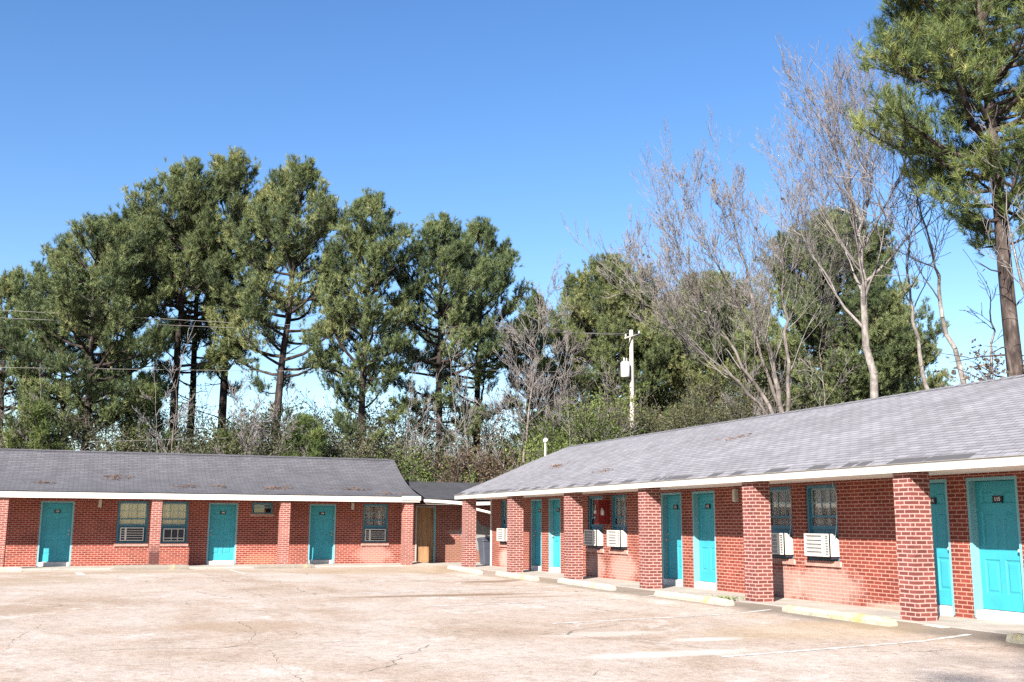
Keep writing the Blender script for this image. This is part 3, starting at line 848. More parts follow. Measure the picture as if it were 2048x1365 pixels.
# ------------------------------------------------------------------ left wing
lwing = empty('motel_wing', (0, 40.9, -.08), 'red brick motel wing with darker grey roof running in from the left edge', 'motel', 'brick motel wings round the lot')
LZ = -.08
ld = [(-1.10, 1.10, '107', 1), (4.60, 1.06, '108', -1), (8.33, 1.03, '109', 1)]
lw_ = [(1.43, 1.06), (2.86, 1.0), (10.42, 1.0)]
LZB, LZT = .72, 2.22
holes = [(x - w_ / 2, x + w_ / 2, LZ, 2.18) for (x, w_, *_) in ld] + [(x - w_ / 2, x + w_ / 2, LZB, LZT) for (x, w_) in lw_] + [(5.64, 6.42, 1.80, 2.22)]
XL0, XL1 = -9.0, 11.55
m = MB()
wall_sheet(m, 'y', 40.9, XL0, XL1, LZ, 2.45, holes, .20, 1)
m.poly([(XL1, 40.9, LZ), (XL1, 46.6, LZ), (XL1, 46.6, 2.45), (XL1, 40.9, 2.45)]); m.poly([(XL0, 46.6, LZ), (XL0, 40.9, LZ), (XL0, 40.9, 2.45), (XL0, 46.6, 2.45)])
m.poly([(XL1, 46.6, LZ), (XL0, 46.6, LZ), (XL0, 46.6, 2.45), (XL1, 46.6, 2.45)])
m.poly([(XL1, 40.9, 2.45), (XL1, 46.6, 2.45), (XL1, 43.0, 3.9)])
m.build('wall', M['brick_l'], lwing)
for xr in (-7.5, -2.56, 2.305, 6.755, 11.40):
    m = MB(); m.box(xr - .34, xr, 39.0, 39.42, -.14, 2.285)
    m.build('column', M['brick_col_l'], lwing, bevel=.004)
m = MB(); m.box(XL0 - .3, 11.62, 38.856, 38.88, 2.31, 2.452); m.box(XL0 - .3, 11.62, 38.885, 38.92, 2.262, 2.309, 1)
m.box(10.9, 11.64, 38.828, 38.853, 2.325, 2.478)
m.build('fascia', [M['white_trim'], M['soffit']], lwing)
m = MB(); m.box(XL0 - .3, 11.58, 38.921, 40.898, 2.295, 2.308); m.build('soffit', M['soffit'], lwing)
m = MB()
lprof = [(38.84, 2.475), (39.5, 2.60), (40.2, 2.79), (40.8, 2.99), (41.3, 3.20), (41.8, 3.44), (42.3, 3.71), (42.95, 4.09)]
roof_sheet(m, lprof, XL0 - .35, 11.66, 'x')
roof_sheet(m, [(47.1, 2.42), (42.95, 4.088)], XL0 - .35, 11.66, 'x')
lroof = m.build('roof', [M['shingle_l'], M['near_black']], lwing)
m = MB(); k = XL0
while k < 11.4:
    m.poly([(k, 42.83, 4.055), (k + .29, 42.83, 4.045), (k + .29, 42.95, 4.108), (k, 42.95, 4.118)])
    m.poly([(k, 42.95, 4.118), (k + .29, 42.95, 4.108), (k + .29, 43.08, 4.045), (k, 43.08, 4.055)]); k += .28
m.build('ridge_cap', M['shingle_l'], lroof)
for (x, w_, num, hand) in ld: make_door(lwing, frame_left(x), w_, num, hand, zb=LZ)
for (x, w_), st in zip(lw_, (3, 3, 3)): make_window(lwing, frame_left(x), w_, LZB, LZT, st, sill_mat=M['sill_brick'])
make_window(lwing, frame_left(6.03), .78, 1.80, 2.22, 1, curtain=False, sill_mat=M['sill_brick'], label='small dark high window', ac=False)
make_ac(frame_left(1.43), .80, .80, .47, .05, 'flush air conditioner with level white bars in the leftmost window', 'bars', True)
make_ac(frame_left(2.88), .74, .78, .46, .05, 'flush air conditioner with upright white bars just right of the left wing column', 'posts', True)
make_ac(frame_left(10.42), .82, .78, .46, .05, 'flush air conditioner with level white bars in the window beside the plywood doorway', 'bars', True)
wall_lamp(frame_left(.29), 2.26, lwing); wall_lamp(frame_left(9.48), 2.26, lwing)

# ------------------------------------------------------------------ low link between the wings
link = empty('link_building', (13.5, 40.9, -.08), 'low dark roofed brick link with plywood door between the two wings', 'building')
m = MB(); wall_sheet(m, 'y', 40.93, 11.56, 19.0, LZ, 2.6, [(12.06, 12.90, LZ, 2.16)], .25, 1)
m.poly([(19, 40.93, LZ), (19, 46, LZ), (19, 46, 2.6), (19, 40.93, 2.6)])
m.build('wall', M['brick_link'], link)
m = MB(); m.box(12.12, 12.84, 41.02, 41.05, LZ + .02, 2.10)
pd = m.build('door', M['ply'], link); pd['label'] = 'bare plywood sheet closing the doorway'
m = MB(); m.box(12.06, 12.12, 40.915, 41.12, LZ, 2.16); m.box(12.84, 12.90, 40.915, 41.12, LZ, 2.16, 1); m.box(12.12, 12.84, 40.915, 41.12, 2.10, 2.16)
m.build('door_frame', [M['drip'], M['jamb']], pd)
m = MB(); roof_sheet(m, [(39.45, 2.40), (41.2, 2.80), (43.2, 3.21)], 12.05, 17.5, 'x'); roof_sheet(m, [(47.0, 2.4), (43.2, 3.208)], 12.05, 17.5, 'x')
m.build('roof', [M['shingle_k'], M['near_black']], link)
m = MB(); m.poly([(12.06, 39.5, 2.38), (12.06, 46.8, 2.38), (12.06, 43.2, 3.16)]); m.build('gable', M['near_black'], link)  # gable end in near-black: its shade is put into the colour
m = MB()
P = [(11.95, 2.28, 2.395), (12.8, 2.245, 2.365), (13.4, 2.20, 2.33), (13.9, 2.17, 2.31), (14.6, 2.2, 2.33), (15.6, 2.22, 2.35)]
for a, b in zip(P[:-1], P[1:]):
    for y in (39.44, 39.465):
        m.poly([(a[0], y, a[1]), (b[0], y, b[1]), (b[0], y, b[2]), (a[0], y, a[2])])
    m.poly([(a[0], 39.44, a[1]), (b[0], 39.44, b[1]), (b[0], 39.465, b[1]), (a[0], 39.465, a[1])])
m.build('fascia', M['white_trim'], link)
m = MB(); m.box(12.0, 16.6, 39.47, 40.92, 2.20, 2.215); m.build('soffit', M['drip'], link)
# loose board that has dropped from the eave
m = MB(); m.tube([(13.55, 39.40, 2.16), (14.1, 39.40, 2.02), (14.65, 39.42, 1.90), (15.05, 39.43, 1.86)], .055, 6)
m.build('loose_board', M['soffit'], link)
m = MB()   # patch of grey cement render with a ragged outline
rg = random.Random(3)
out = [(13.95, 1.28), (14.1, 1.36), (14.35, 1.52), (14.55, 1.74), (14.7, 1.70), (14.75, 1.45), (15.0, 1.36), (15.4, 1.32), (15.5, .8), (15.2, .45), (14.7, .42), (14.35, .62), (14.1, .8), (13.95, 1.0)]
ring = [(x + rg.uniform(-.04, .04), z + rg.uniform(-.04, .04)) for x, z in out]
m.poly([(x, 40.915, z) for x, z in ring])
for (a, b) in zip(ring, ring[1:] + ring[:1]): m.poly([(a[0], 40.915, a[1]), (b[0], 40.915, b[1]), (b[0], 40.932, b[1]), (a[0], 40.932, a[1])])
m.build('cement_patch', M['cement'], link)

# ------------------------------------------------------------------ wheeled bin
root = empty('trash_bin', (13.95, 37.75, -.068), 'dark slate wheeled rubbish bin standing in the corner between the wings', 'bin', rz=0)
m = MB(); z0 = -.068
def loop(z, wx, wy, cx=13.95, cy=37.75):
    pts = []
    for (sx, sy) in ((-1,-1),(1,-1),(1,1),(-1,1)):
        for k in range(4):
            a = math.atan2(sy, sx) - math.pi / 4 + (k + .5) * math.pi / 8
            r_ = .05
            pts.append((cx + sx * (wx - r_) + r_ * math.cos(a), cy + sy * (wy - r_) + r_ * math.sin(a), z))
    return pts
ls = [loop(z0 + .03, .20, .22), loop(z0 + .10, .215, .24), loop(z0 + .86, .285, .31), loop(z0 + .90, .31, .34), loop(z0 + .955, .31, .34)]
for a, b in zip(ls[:-1], ls[1:]):
    for k in range(16): m.poly([a[k], a[(k+1) % 16], b[(k+1) % 16], b[k]], 0, None, True)
m.poly(ls[0][::-1]); m.poly(ls[-1])
m.build('body', M['bin'], root)
m = MB(); ls = [loop(z0 + .957, .32, .35), loop(z0 + .985, .325, .355), loop(z0 + 1.02, .27, .30), loop(z0 + 1.035, .18, .2)]
for a, b in zip(ls[:-1], ls[1:]):
    for k in range(16): m.poly([a[k], a[(k+1) % 16], b[(k+1) % 16], b[k]], 0, None, True)
m.poly(ls[-1]); m.poly(ls[0][::-1])
m.tube([(14.29, 37.5, z0 + .97), (14.34, 37.5, z0 + .97), (14.34, 38.0, z0 + .97), (14.29, 38.0, z0 + .97)], .016, 8)
m.build('lid', M['bin'], root)
for yy in (37.47, 37.98):
    m = MB(); m.tube([(14.19, yy, z0 + .12), (14.19, yy + .06, z0 + .12)], .118, 18); m.build('wheel', M['rubber'], root)

# ------------------------------------------------------------------ wheel stops
def wheel_stop(x0, y0, x1, y1, mat, label, w=.19, h=.125, seed=0):
    c = Vector(((x0 + x1) / 2, (y0 + y1) / 2, 0)); L = math.hypot(x1 - x0, y1 - y0)
    z = gz(c.y, c.x)
    rg = random.Random(seed)
    n = 26; prof = [(-w / 2, -.02), (-w / 2, h * .45), (-w * .30, h * .93), (-w * .2, h), (w * .2, h), (w * .30, h * .93), (w / 2, h * .45), (w / 2, -.02)]
    rings = []
    for i in range(n + 1):
        t = -L / 2 + L * i / n
        e = 1.0 - .16 * max(0, 1 - min(i, n - i) / 1.5)
        rings.append([(t, p[0] * e + rg.uniform(-.006, .006), max(-.02, p[1] * e + (rg.uniform(-.010, .004) if p[1] > 0 else 0))) for p in prof])
    m = MB()
    base = len(m.v)
    for i in range(n):
        for k in range(len(prof) - 1): m.poly([rings[i][k], rings[i+1][k], rings[i+1][k+1], rings[i][k+1]][::-1])
    m.poly(rings[0]); m.poly(rings[-1][::-1])
    o = m.build('wheel_stop', mat)
    o.location = (c.x, c.y, z); o.rotation_euler = (0, 0, math.atan2(y1 - y0, x1 - x0))
    return tag(o, label, 'wheel stop', 'concrete wheel stops along the walkways')
wheel_stop(11.55, 35.0, 11.28, 31.1, M['stop_white'], 'worn white wheel stop farthest along the right wing, by the far corner column', seed=1)
wheel_stop(11.50, 30.2, 11.42, 27.0, M['stop_pale'], 'pale yellow wheel stop beside a brown stain, second column of the right wing', seed=2)
wheel_stop(11.62, 25.9, 11.46, 22.5, M['stop_white'], 'chalky white wheel stop in front of the pair of air conditioners', seed=3)
wheel_stop(11.50, 20.5, 11.46, 17.6, M['stop_pale'], 'cream wheel stop with one faint yellow patch below the weeds', seed=4)
wheel_stop(11.62, 16.1, 11.52, 13.25, M['stop_yellow'], 'yellow and white wheel stop in front of the nearest column', seed=5)
wheel_stop(11.50, 11.0, 11.45, 8.3, M['stop_yellow'], 'yellow wheel stop cut off by the right edge', seed=6)
wheel_stop(-4.4, 38.25, -1.95, 38.2, M['stop_white'], 'pale wheel stop at the left edge in front of the first doorway', seed=7, h=.13)
wheel_stop(.75, 38.3, 3.25, 38.15, M['stop_grey'], 'weathered grey wheel stop in front of the sooty based column', seed=8, h=.17)
wheel_stop(5.45, 38.25, 7.55, 38.2, M['stop_grey'], 'weathered grey wheel stop below the small high window and middle doorway', seed=9, h=.14)

# ------------------------------------------------------------------ utility pole, wires, pole lamp
root = empty('utility_pole', (26.7, 50, -.3), 'pale wooden utility pole with grey transformer rising behind the right roof', 'utility pole')
m = MB(); m.tube([(26.7, 50, -.3), (26.7, 50, 6), (26.72, 50, 11.9)], [.15, .13, .105], 12); m.build('pole', M['pole'], root)
m = MB(); m.tube([(26.1, 49.55, 11.35), (27.35, 50.2, 11.75)], .05, 6); m.build('crossarm', M['pole'], root)
m = MB()
for t in (.05, .5, .95):
    m = MB(); p = Vector((26.1, 49.55, 11.35)).lerp(Vector((27.35, 50.2, 11.75)), t); m.tube([p + Vector((0,0,.03)), p + Vector((0,0,.12)), p + Vector((0,0,.2))], [.03, .05, .03], 8); m.build('insulator', M['galv'], root)
m = MB(); m.tube([(26.25, 49.85, 9.25), (26.25, 49.85, 9.3), (26.25, 49.85, 10.05), (26.25, 49.85, 10.12)], [.22, .25, .25, .18], 16)
m.tube([(26.15, 49.8, 10.1), (26.15, 49.8, 10.32)], [.05, .03], 8); m.tube([(26.36, 49.9, 10.1), (26.36, 49.9, 10.32)], [.05, .03], 8); m.tube([(26.5, 49.93, 9.7), (26.62, 49.97, 9.7)], .06, 8)
m.build('transformer', M['galv'], root)
def wire(pts, rad, label):
    m = MB(); P = [Vector(p) for p in pts]; fin = []
    for a, b in zip(P[:-1], P[1:]):
        for k in range(8): fin.append(a.lerp(b, k / 8))
    fin.append(P[-1]); m.tube(fin, rad, 5)
    tag(m.build('power_line', M['wiregrey'], None), label, 'power line', 'overhead power lines to the pole')
wire([(-12, 49, 10.25), (-4.2, 49, 10.36), (7, 49, 10.57), (17, 49, 11.2), (26.2, 49.6, 11.5)], .010, 'topmost overhead wire crossing the pine trunks to the pole')
wire([(-12, 49.3, 10.0), (-4.2, 49.3, 10.08), (7.2, 49.3, 10.40), (18.7, 49.3, 11.12), (27.2, 50.1, 11.75)], .010, 'second overhead wire running close below the topmost one')
wire([(-12, 49.2, 7.7), (-4, 49.2, 7.92), (7.3, 49.2, 8.42), (16, 49.2, 9.02), (26.55, 50, 9.5)], .010, 'third overhead wire, well below the other two')
wire([(-12, 48.6, 4.5), (-3.7, 48.6, 4.60), (2.2, 48.6, 5.0), (11.1, 48.6, 5.55)], .010, 'lowest wire sagging just above the left roof')
root = empty('pole_lamp', (17.3, 40, -.3), 'small white lamp on a thin pipe behind the sloping right roof end', 'lamp')
m = MB(); m.tube([(17.3, 40, -.3), (17.3, 40, 4.85)], .035, 8); m.build('pole', M['galv'], root)
m = MB(); m.tube([(17.3, 40, 4.78), (17.3, 40, 4.84), (17.33, 40, 4.92), (17.33, 40, 4.98)], [.05, .10, .10, .04], 10); m.build('lamp_head', M['numeral'], root)

# ------------------------------------------------------------------ vegetation
UPV = np.array([0, 0, 1.0])
def nrm(a): return a / np.maximum(np.linalg.norm(a, axis=-1, keepdims=True), 1e-9)
def prisms(P0, P1, R0, R1, n):
    """tapered n-gon prisms for many segments at once -> verts, quad faces"""
    P0, P1 = np.asarray(P0, float), np.asarray(P1, float)
    d = nrm(P1 - P0)
    ref = np.where(np.abs(d[:, 2:3]) < .9, UPV[None], np.array([[1.0, 0, 0]]))
    a = nrm(np.cross(d, ref)); b = np.cross(a, d)
    th = np.arange(n) * 2 * np.pi / n
    ring = a[:, None] * np.cos(th)[None, :, None] + b[:, None] * np.sin(th)[None, :, None]
    V0 = P0[:, None] + ring * np.asarray(R0)[:, None, None]; V1 = P1[:, None] + ring * np.asarray(R1)[:, None, None]
    V = np.concatenate([V0, V1], 1).reshape(-1, 3)
    S = np.arange(len(P0))[:, None] * 2 * n; k = np.arange(n)[None]; k2 = (k + 1) % n
    Fq = np.stack([S + k, S + k2, S + n + k2, S + n + k], -1).reshape(-1, 4)
    return V, Fq
class Segs:
    def __init__(self): self.a, self.b, self.ra, self.rb = [], [], [], []
    def line(self, pts, rad):
        for i in range(len(pts) - 1):
            self.a.append(pts[i]); self.b.append(pts[i+1]); self.ra.append(rad[i]); self.rb.append(rad[i+1])
    def mesh(self, name, mat, parent, thick=.05):
        a, b, ra, rb = map(np.array, (self.a, self.b, self.ra, self.rb))
        big = ra > thick
        V, Fq = np.zeros((0, 3)), np.zeros((0, 4), int)
        for msk, n in ((big, 9), (~big, 3)):
            if msk.any():
                v, f = prisms(a[msk], b[msk], ra[msk], rb[msk], n)
                Fq = np.concatenate([Fq, f + len(V)]); V = np.concatenate([V, v])
        return np_mesh(name, V, Fq, mat, parent, smooth=True, quads=True)
def blades(pos, axis, rng, nb, ln, wid, spread=(.35, 1.15), axlen=.22, tint=None):
    """fans of needles around each shoot: returns verts, tris, tint"""
    N = len(pos)
    axis = nrm(axis)
    ref = np.where(np.abs(axis[:, 2:3]) < .9, UPV[None], np.array([[1.0, 0, 0]]))
    a = nrm(np.cross(axis, ref)); b = np.cross(axis, a)
    th = rng.uniform(0, 2 * np.pi, (N, nb, 1)); ph = rng.uniform(*spread, (N, nb, 1))
    rad = a[:, None] * np.cos(th) + b[:, None] * np.sin(th)
    d = axis[:, None] * np.cos(ph) + rad * np.sin(ph)
    base = pos[:, None] + axis[:, None] * rng.uniform(-.5, .5, (N, nb, 1)) * axlen
    L = ln * rng.uniform(.7, 1.15, (N, nb, 1))
    side = nrm(np.cross(d, rng.normal(size=(N, nb, 3)))) * wid * .5
    V = np.stack([base - side, base + side, base + d * L], 2).reshape(-1, 3)
    T = np.arange(N * nb * 3).reshape(-1, 3)
    tn = tint if tint is not None else rng.uniform(0, 1, N)
    tv = np.repeat(np.clip(tn[:, None] + rng.normal(0, .10, (N, nb)), 0, 1).reshape(-1), 3)
    return V, T, tv
def rot_about(v, ax, ang):
    ax = ax / np.linalg.norm(ax)
    return v * math.cos(ang) + np.cross(ax, v) * math.sin(ang) + ax * np.dot(ax, v) * (1 - math.cos(ang))

def pine(x, y, H, Rm, cb, label, seed, lean=(0, 0), z0=-.3, dens=1.0, nb=24, ln=.235, wid=.026, mat='needle', r0=None, trunk_mat='bark_pine', droop=0.0, low=.65, name='pine_tree', group='pine trees behind the motel', flat=1.0):
    rng = np.random.default_rng(seed)
    root = empty(name, (x, y, z0), label, 'tree', group)
    H = H - z0
    sg = Segs()
    n = 16
    ts = np.linspace(0, 1, n)
    wx = np.cumsum(rng.normal(0, .055, n)); wy = np.cumsum(rng.normal(0, .055, n))
    tp = np.stack([lean[0] * ts + wx * ts, lean[1] * ts + wy * ts, H * ts], 1)
    r0 = r0 or .0105 * H + .03
    tr = r0 * (1 - ts) ** .8 + .025
    tr[0] *= 1.25
    sg.line(tp, tr)
    def trunk(t):
        i = min(int(t * (n - 1)), n - 2); f = t * (n - 1) - i
        return tp[i] * (1 - f) + tp[i+1] * f, tr[i] * (1 - f) + tr[i+1] * f
    zc = H * (cb + (1 - cb) * .46); cc = trunk(zc / H)[0]; ctop = H - zc; cbot = zc - cb * H + .6
    ph = rng.uniform(0, 6.28, 6)
    def rho(p):
        """<1 inside the lobed, flat-shouldered dome of the crown"""
        q = np.atleast_2d(p) - cc
        az_ = np.arctan2(q[:, 1], q[:, 0])
        lob = 1 + .10 * np.sin(2 * az_ + ph[0]) + .08 * np.sin(3 * az_ + ph[1] + q[:, 2] * .5) + .05 * np.sin(5 * az_ + ph[2]) + .06 * np.sin(q[:, 2] * 1.3 + ph[3])
        h_ = np.hypot(q[:, 0], q[:, 1]) / (Rm * lob); v_ = q[:, 2] / np.where(q[:, 2] > 0, ctop, cbot)
        r_ = (np.abs(h_) ** 1.95 + np.abs(v_) ** 1.95) ** (1 / 1.95)
        return r_[0] if np.ndim(p) == 1 else r_
    nbp = int(H * (1 - cb) * 5.2 * dens)
    pos, axs, tin = [], [], []
    az0 = rng.uniform(0, 6.28)
    for i in range(nbp):
        t = cb + (1 - cb) * ((i + rng.uniform(0, 1)) / nbp) * .985
        tt = (t - cb) / (1 - cb)
        if tt < .32 and rng.random() > low: continue
        p0, rt = trunk(t)
        az = az0 + i * 2.399 + rng.normal(0, .35)
        el = R(-8 + 52 * tt ** 1.2) + rng.normal(0, .16) - droop * (1 - tt)
        d = np.array([math.cos(az) * math.cos(el), math.sin(az) * math.cos(el), math.sin(el)])
        # limb runs out to the rounded outline of the crown (found by marching along it)
        L = .4
        while L < Rm * 1.7 and rho(p0 + (d + UPV * .22 * L / Rm) * (L + .15)) < 1: L += .12
        L *= rng.uniform(.80, 1.0) if tt > .3 else rng.uniform(.55, 1.05)
        L = max(L, .5)
        k = 7
        pts = [p0]; dd = d.copy()
        for j in range(k):
            dd = nrm(dd + UPV * (.09 + .05 * j / k) + rng.normal(0, .09, 3)); pts.append(pts[-1] + dd * L / k)
        pts = np.array(pts)
        br = min(rt * .55, .018 + .016 * L) * (1 - np.linspace(0, 1, k + 1)) ** .7 + .008
        sg.line(pts, br)
        clump = rng.uniform(.15, .75)
        ns = int(4 + L * 3.0)
        for j in range(ns):
            s = .30 + .70 * (j + rng.uniform(0, 1)) / ns
            q = s * k; a = min(int(q), k - 1); f = q - a
            b0 = pts[a] * (1 - f) + pts[a+1] * f
            dirn = nrm(pts[a+1] - pts[a])
            sd_ = 1 if j % 2 else -1
            d2 = rot_about(dirn, UPV + rng.normal(0, .25, 3), sd_ * rng.uniform(.45, 1.1)); d2 = nrm(d2 + UPV * rng.uniform(-.05, .45) * flat)
            L2 = L * rng.uniform(.20, .40) * (1.15 - .65 * s) + .18
            e = b0 + d2 * L2 * .55; e2 = e + nrm(d2 + UPV * .35 + rng.normal(0, .12, 3)) * L2 * .45
            sg.line([b0, e, e2], [.014, .010, .006])
            nt_ = 3 + int(L2 * 5.0)
            for h in range(nt_):
                u = .35 + .65 * (h + rng.uniform(0, 1)) / nt_
                pp = b0 + (e - b0) * (u / .55) if u < .55 else e + (e2 - e) * ((u - .55) / .45)
                off = rng.normal(0, .13, 3)
                pos.append(pp + off); axs.append(d2 * .42 + UPV * .85 * flat + off * 1.2 + rng.normal(0, .24, 3)); tin.append(clump + rng.normal(0, .17))
            pos.append(e2); axs.append(nrm(e2 - e) + UPV * .55); tin.append(clump + .08)
        pos.append(pts[-1]); axs.append(dd + UPV * .4); tin.append(clump + .1)
    for j in range(10):
        pos.append(tp[-1] - UPV * .3 + rng.normal(0, .2, 3)); axs.append(UPV + rng.normal(0, .35, 3)); tin.append(.5)
    # a few bare dead limbs below the crown
    for j in range(16):
        t = rng.uniform(max(.10, cb - .26), cb + .22); p0, rt = trunk(t); az = rng.uniform(0, 6.28); L = rng.uniform(.6, 2.4)
        d = np.array([math.cos(az), math.sin(az), rng.uniform(-.1, .5)]); q = [p0, p0 + d * L * .5, p0 + d * L + UPV * rng.uniform(-.2, .4)]
        sg.line(q, [.035, .022, .008])
        for q2 in (.45, .7): sg.line([p0 + d * L * q2, p0 + d * L * (q2 + .25) + rng.normal(0, .22, 3) * L * .7], [.016, .006])
    sg.mesh('trunk', M[trunk_mat], root)
    pos = np.array(pos); axs = np.array(axs); tin = np.array(tin)
    r_ = rho(pos); f_ = np.where(r_ > 1.0, (1.0 + np.clip(.055 * rng.normal(size=len(r_)), -.2, .05)) / r_, 1.0)
    lo_ = pos[:, 2] < cc[2] - cbot * .55        # the loose lower limbs may stick out
    f_ = np.where(lo_, np.maximum(f_, .8), f_)
    pos = cc + (pos - cc) * f_[:, None]
    V, T, tv = blades(pos, axs, rng, nb, ln, wid, spread=(.25, 1.2), axlen=.22, tint=np.clip(tin, 0, 1))
    np_mesh('crown', V, T, M[mat], root, tint=tv)
    return root

PL = 'tall pine'
pines = [ # x, y, H, R, cb, label, seed, lean
 (-4.3, 58, 14.4, 2.6, .38, 'bushy pine cut by the left edge, lower than its neighbours', 11, (-.5, 0), .9),
 (-1.0, 54, 15.0, 2.7, .42, 'leafy mid green pine leaning left near the left edge', 12, (-1.2, 0), .9),
 (-.3, 50.5, 15.9, 3.0, .40, 'broad light green pine second from the left, drooping to the wires', 13, (-.5, 0), .95),
 (1.9, 55, 17.8, 2.7, .42, 'slender pine whose top shows between the broad pines at left', 14, (-1.0, 0), .6),
 (3.4, 53, 19.9, 3.0, .45, 'tall dark round topped pine, left one of the highest pair', 15, (.1, 0), .5),
 (4.5, 57, 19.6, 2.6, .48, 'pine with a twin trunk just right of the highest left pine', 16, (-.1, .3), .5),
 (5.7, 54, 21.0, 3.0, .45, 'highest pine of the row, dark crown above all others', 17, (.4, 0), .5),
 (7.6, 50, 19.6, 2.9, .40, 'tall pine with forked lower limbs and rounded crown right of the highest one', 18, (.7, 0), .55),
 (11.5, 48.5, 17.8, 2.6, .37, 'dark trunked pine with shelf like lower branches, right of the tall group', 19, (.1, 0), .7),
 (15.9, 50, 17.5, 2.7, .38, 'round crowned pine over the link roof, left of a matching pair', 20, (-.2, 0), .65),
 (18.8, 53, 18.6, 2.9, .40, 'round crowned pine over the link roof, right of a matching pair', 21, (.4, 0), .6),
 (22.6, 56, 15.6, 1.5, .38, 'thin sparse pine at the edge of the sky gap', 22, (1.0, 0), .6),
 (30.0, 59, 18.9, 4.3, .22, 'broad domed pine behind the utility pole', 123, (.3, 0), .85),
 (37.0, 59, 18.4, 4.8, .22, 'wide pine half veiled by the many stemmed bare tree', 24, (.2, 0), .85),
 (36.2, 45.5, 18.9, 3.8, .32, 'large dull pine behind the tall bare tree on the right', 25, (.5, 0), .85),
 (43.5, 50, 16.0, 3.2, .20, 'low full pine showing right of the tall bare trunk', 26, (-.3, 0), .9),
]
for (x, y, H, Rm, cb, lb, sd_, ln_, low) in pines:
    pine(x, y, H - .8, Rm * (1.34 if x < 21 else 1.15 if x < 28 else 1.45), cb - .05, lb, sd_, ln_, low=low, dens=2.3 if x > 28 else 1.1)
pine(23.1, 21.0, 21.5, 3.7, .43, 'huge near pine with dark flaking trunk filling the upper right corner', 33, (-.6, .4), dens=2.0, nb=28, ln=.26, wid=.016, r0=.25, low=.75, mat='needle_near', trunk_mat='bark_near')
pine(-21.3, -21.6, 26.2, 1.9, .90, 'pine outside the picture whose shadow reaches the lower right corner of the lot', 38, (0, 0), dens=.35, low=1.0, nb=5)
# young pines in the understorey
for (x, y, H, Rm, lb, sd_) in ((8.6, 46.8, 6.0, 1.7, 'bright yellow green young pine at the foot of the forked pine', 41),
                               (-2.6, 47.5, 6.2, 1.9, 'light green young pine behind the left end of the left roof', 42),
                               (1.9, 51, 8.0, 1.8, 'bright green low pine between the leftmost trunks', 43),
                               (5.2, 49.5, 5.4, 1.3, 'small yellow green young pine behind the left roof middle', 44)):
    pine(x, y, H, Rm, .10, lb, sd_, (.2, 0), mat='needle_bright', r0=.07, nb=14, ln=.24, wid=.024, low=1.0, dens=1.2, name='young_pine', group='young pines in the understorey')

def grow(sg, rng, p, d, L, r, depth, tips, up=.12, wig=.16, ang=(.35, .75), nch=(3, 5), shrink=(.42, .66), rmin=.009):
    k = max(3, int(4 + depth))
    pts = [p]; dd = d
    for j in range(k):
        dd = nrm(dd + UPV * up / k * 2 + rng.normal(0, wig / math.sqrt(k) * 1.6, 3)); pts.append(pts[-1] + dd * L / k)
    rad = [max(rmin, r * (1 - .72 * j / k)) for j in range(k + 1)]
    sg.line(pts, rad)
    if depth == 0:
        tips.append(pts[-1]); return
    n = rng.integers(nch[0], nch[1] + 1) + (1 if depth > 2 else 0)
    for i in range(n):
        s = .28 + .70 * (i + rng.uniform(0, 1)) / n
        q = s * k; a = min(int(q), k - 1); f = q - a
        b0 = pts[a] * (1 - f) + pts[a+1] * f
        dirn = nrm(pts[a+1] - pts[a])
        ax = np.cross(dirn, rng.normal(size=3))
        d2 = rot_about(dirn, ax, rng.uniform(*ang))
        rr = max(rmin, rad[a] * rng.uniform(.45, .68))
        grow(sg, rng, b0, d2, L * rng.uniform(*shrink) * (1.15 - .35 * s), rr, depth - 1, tips, up, wig, ang, nch, shrink, rmin)
    grow(sg, rng, pts[-1], dd, L * rng.uniform(.45, .6), rad[-1], depth - 1, tips, up, wig, ang, nch, shrink, rmin)

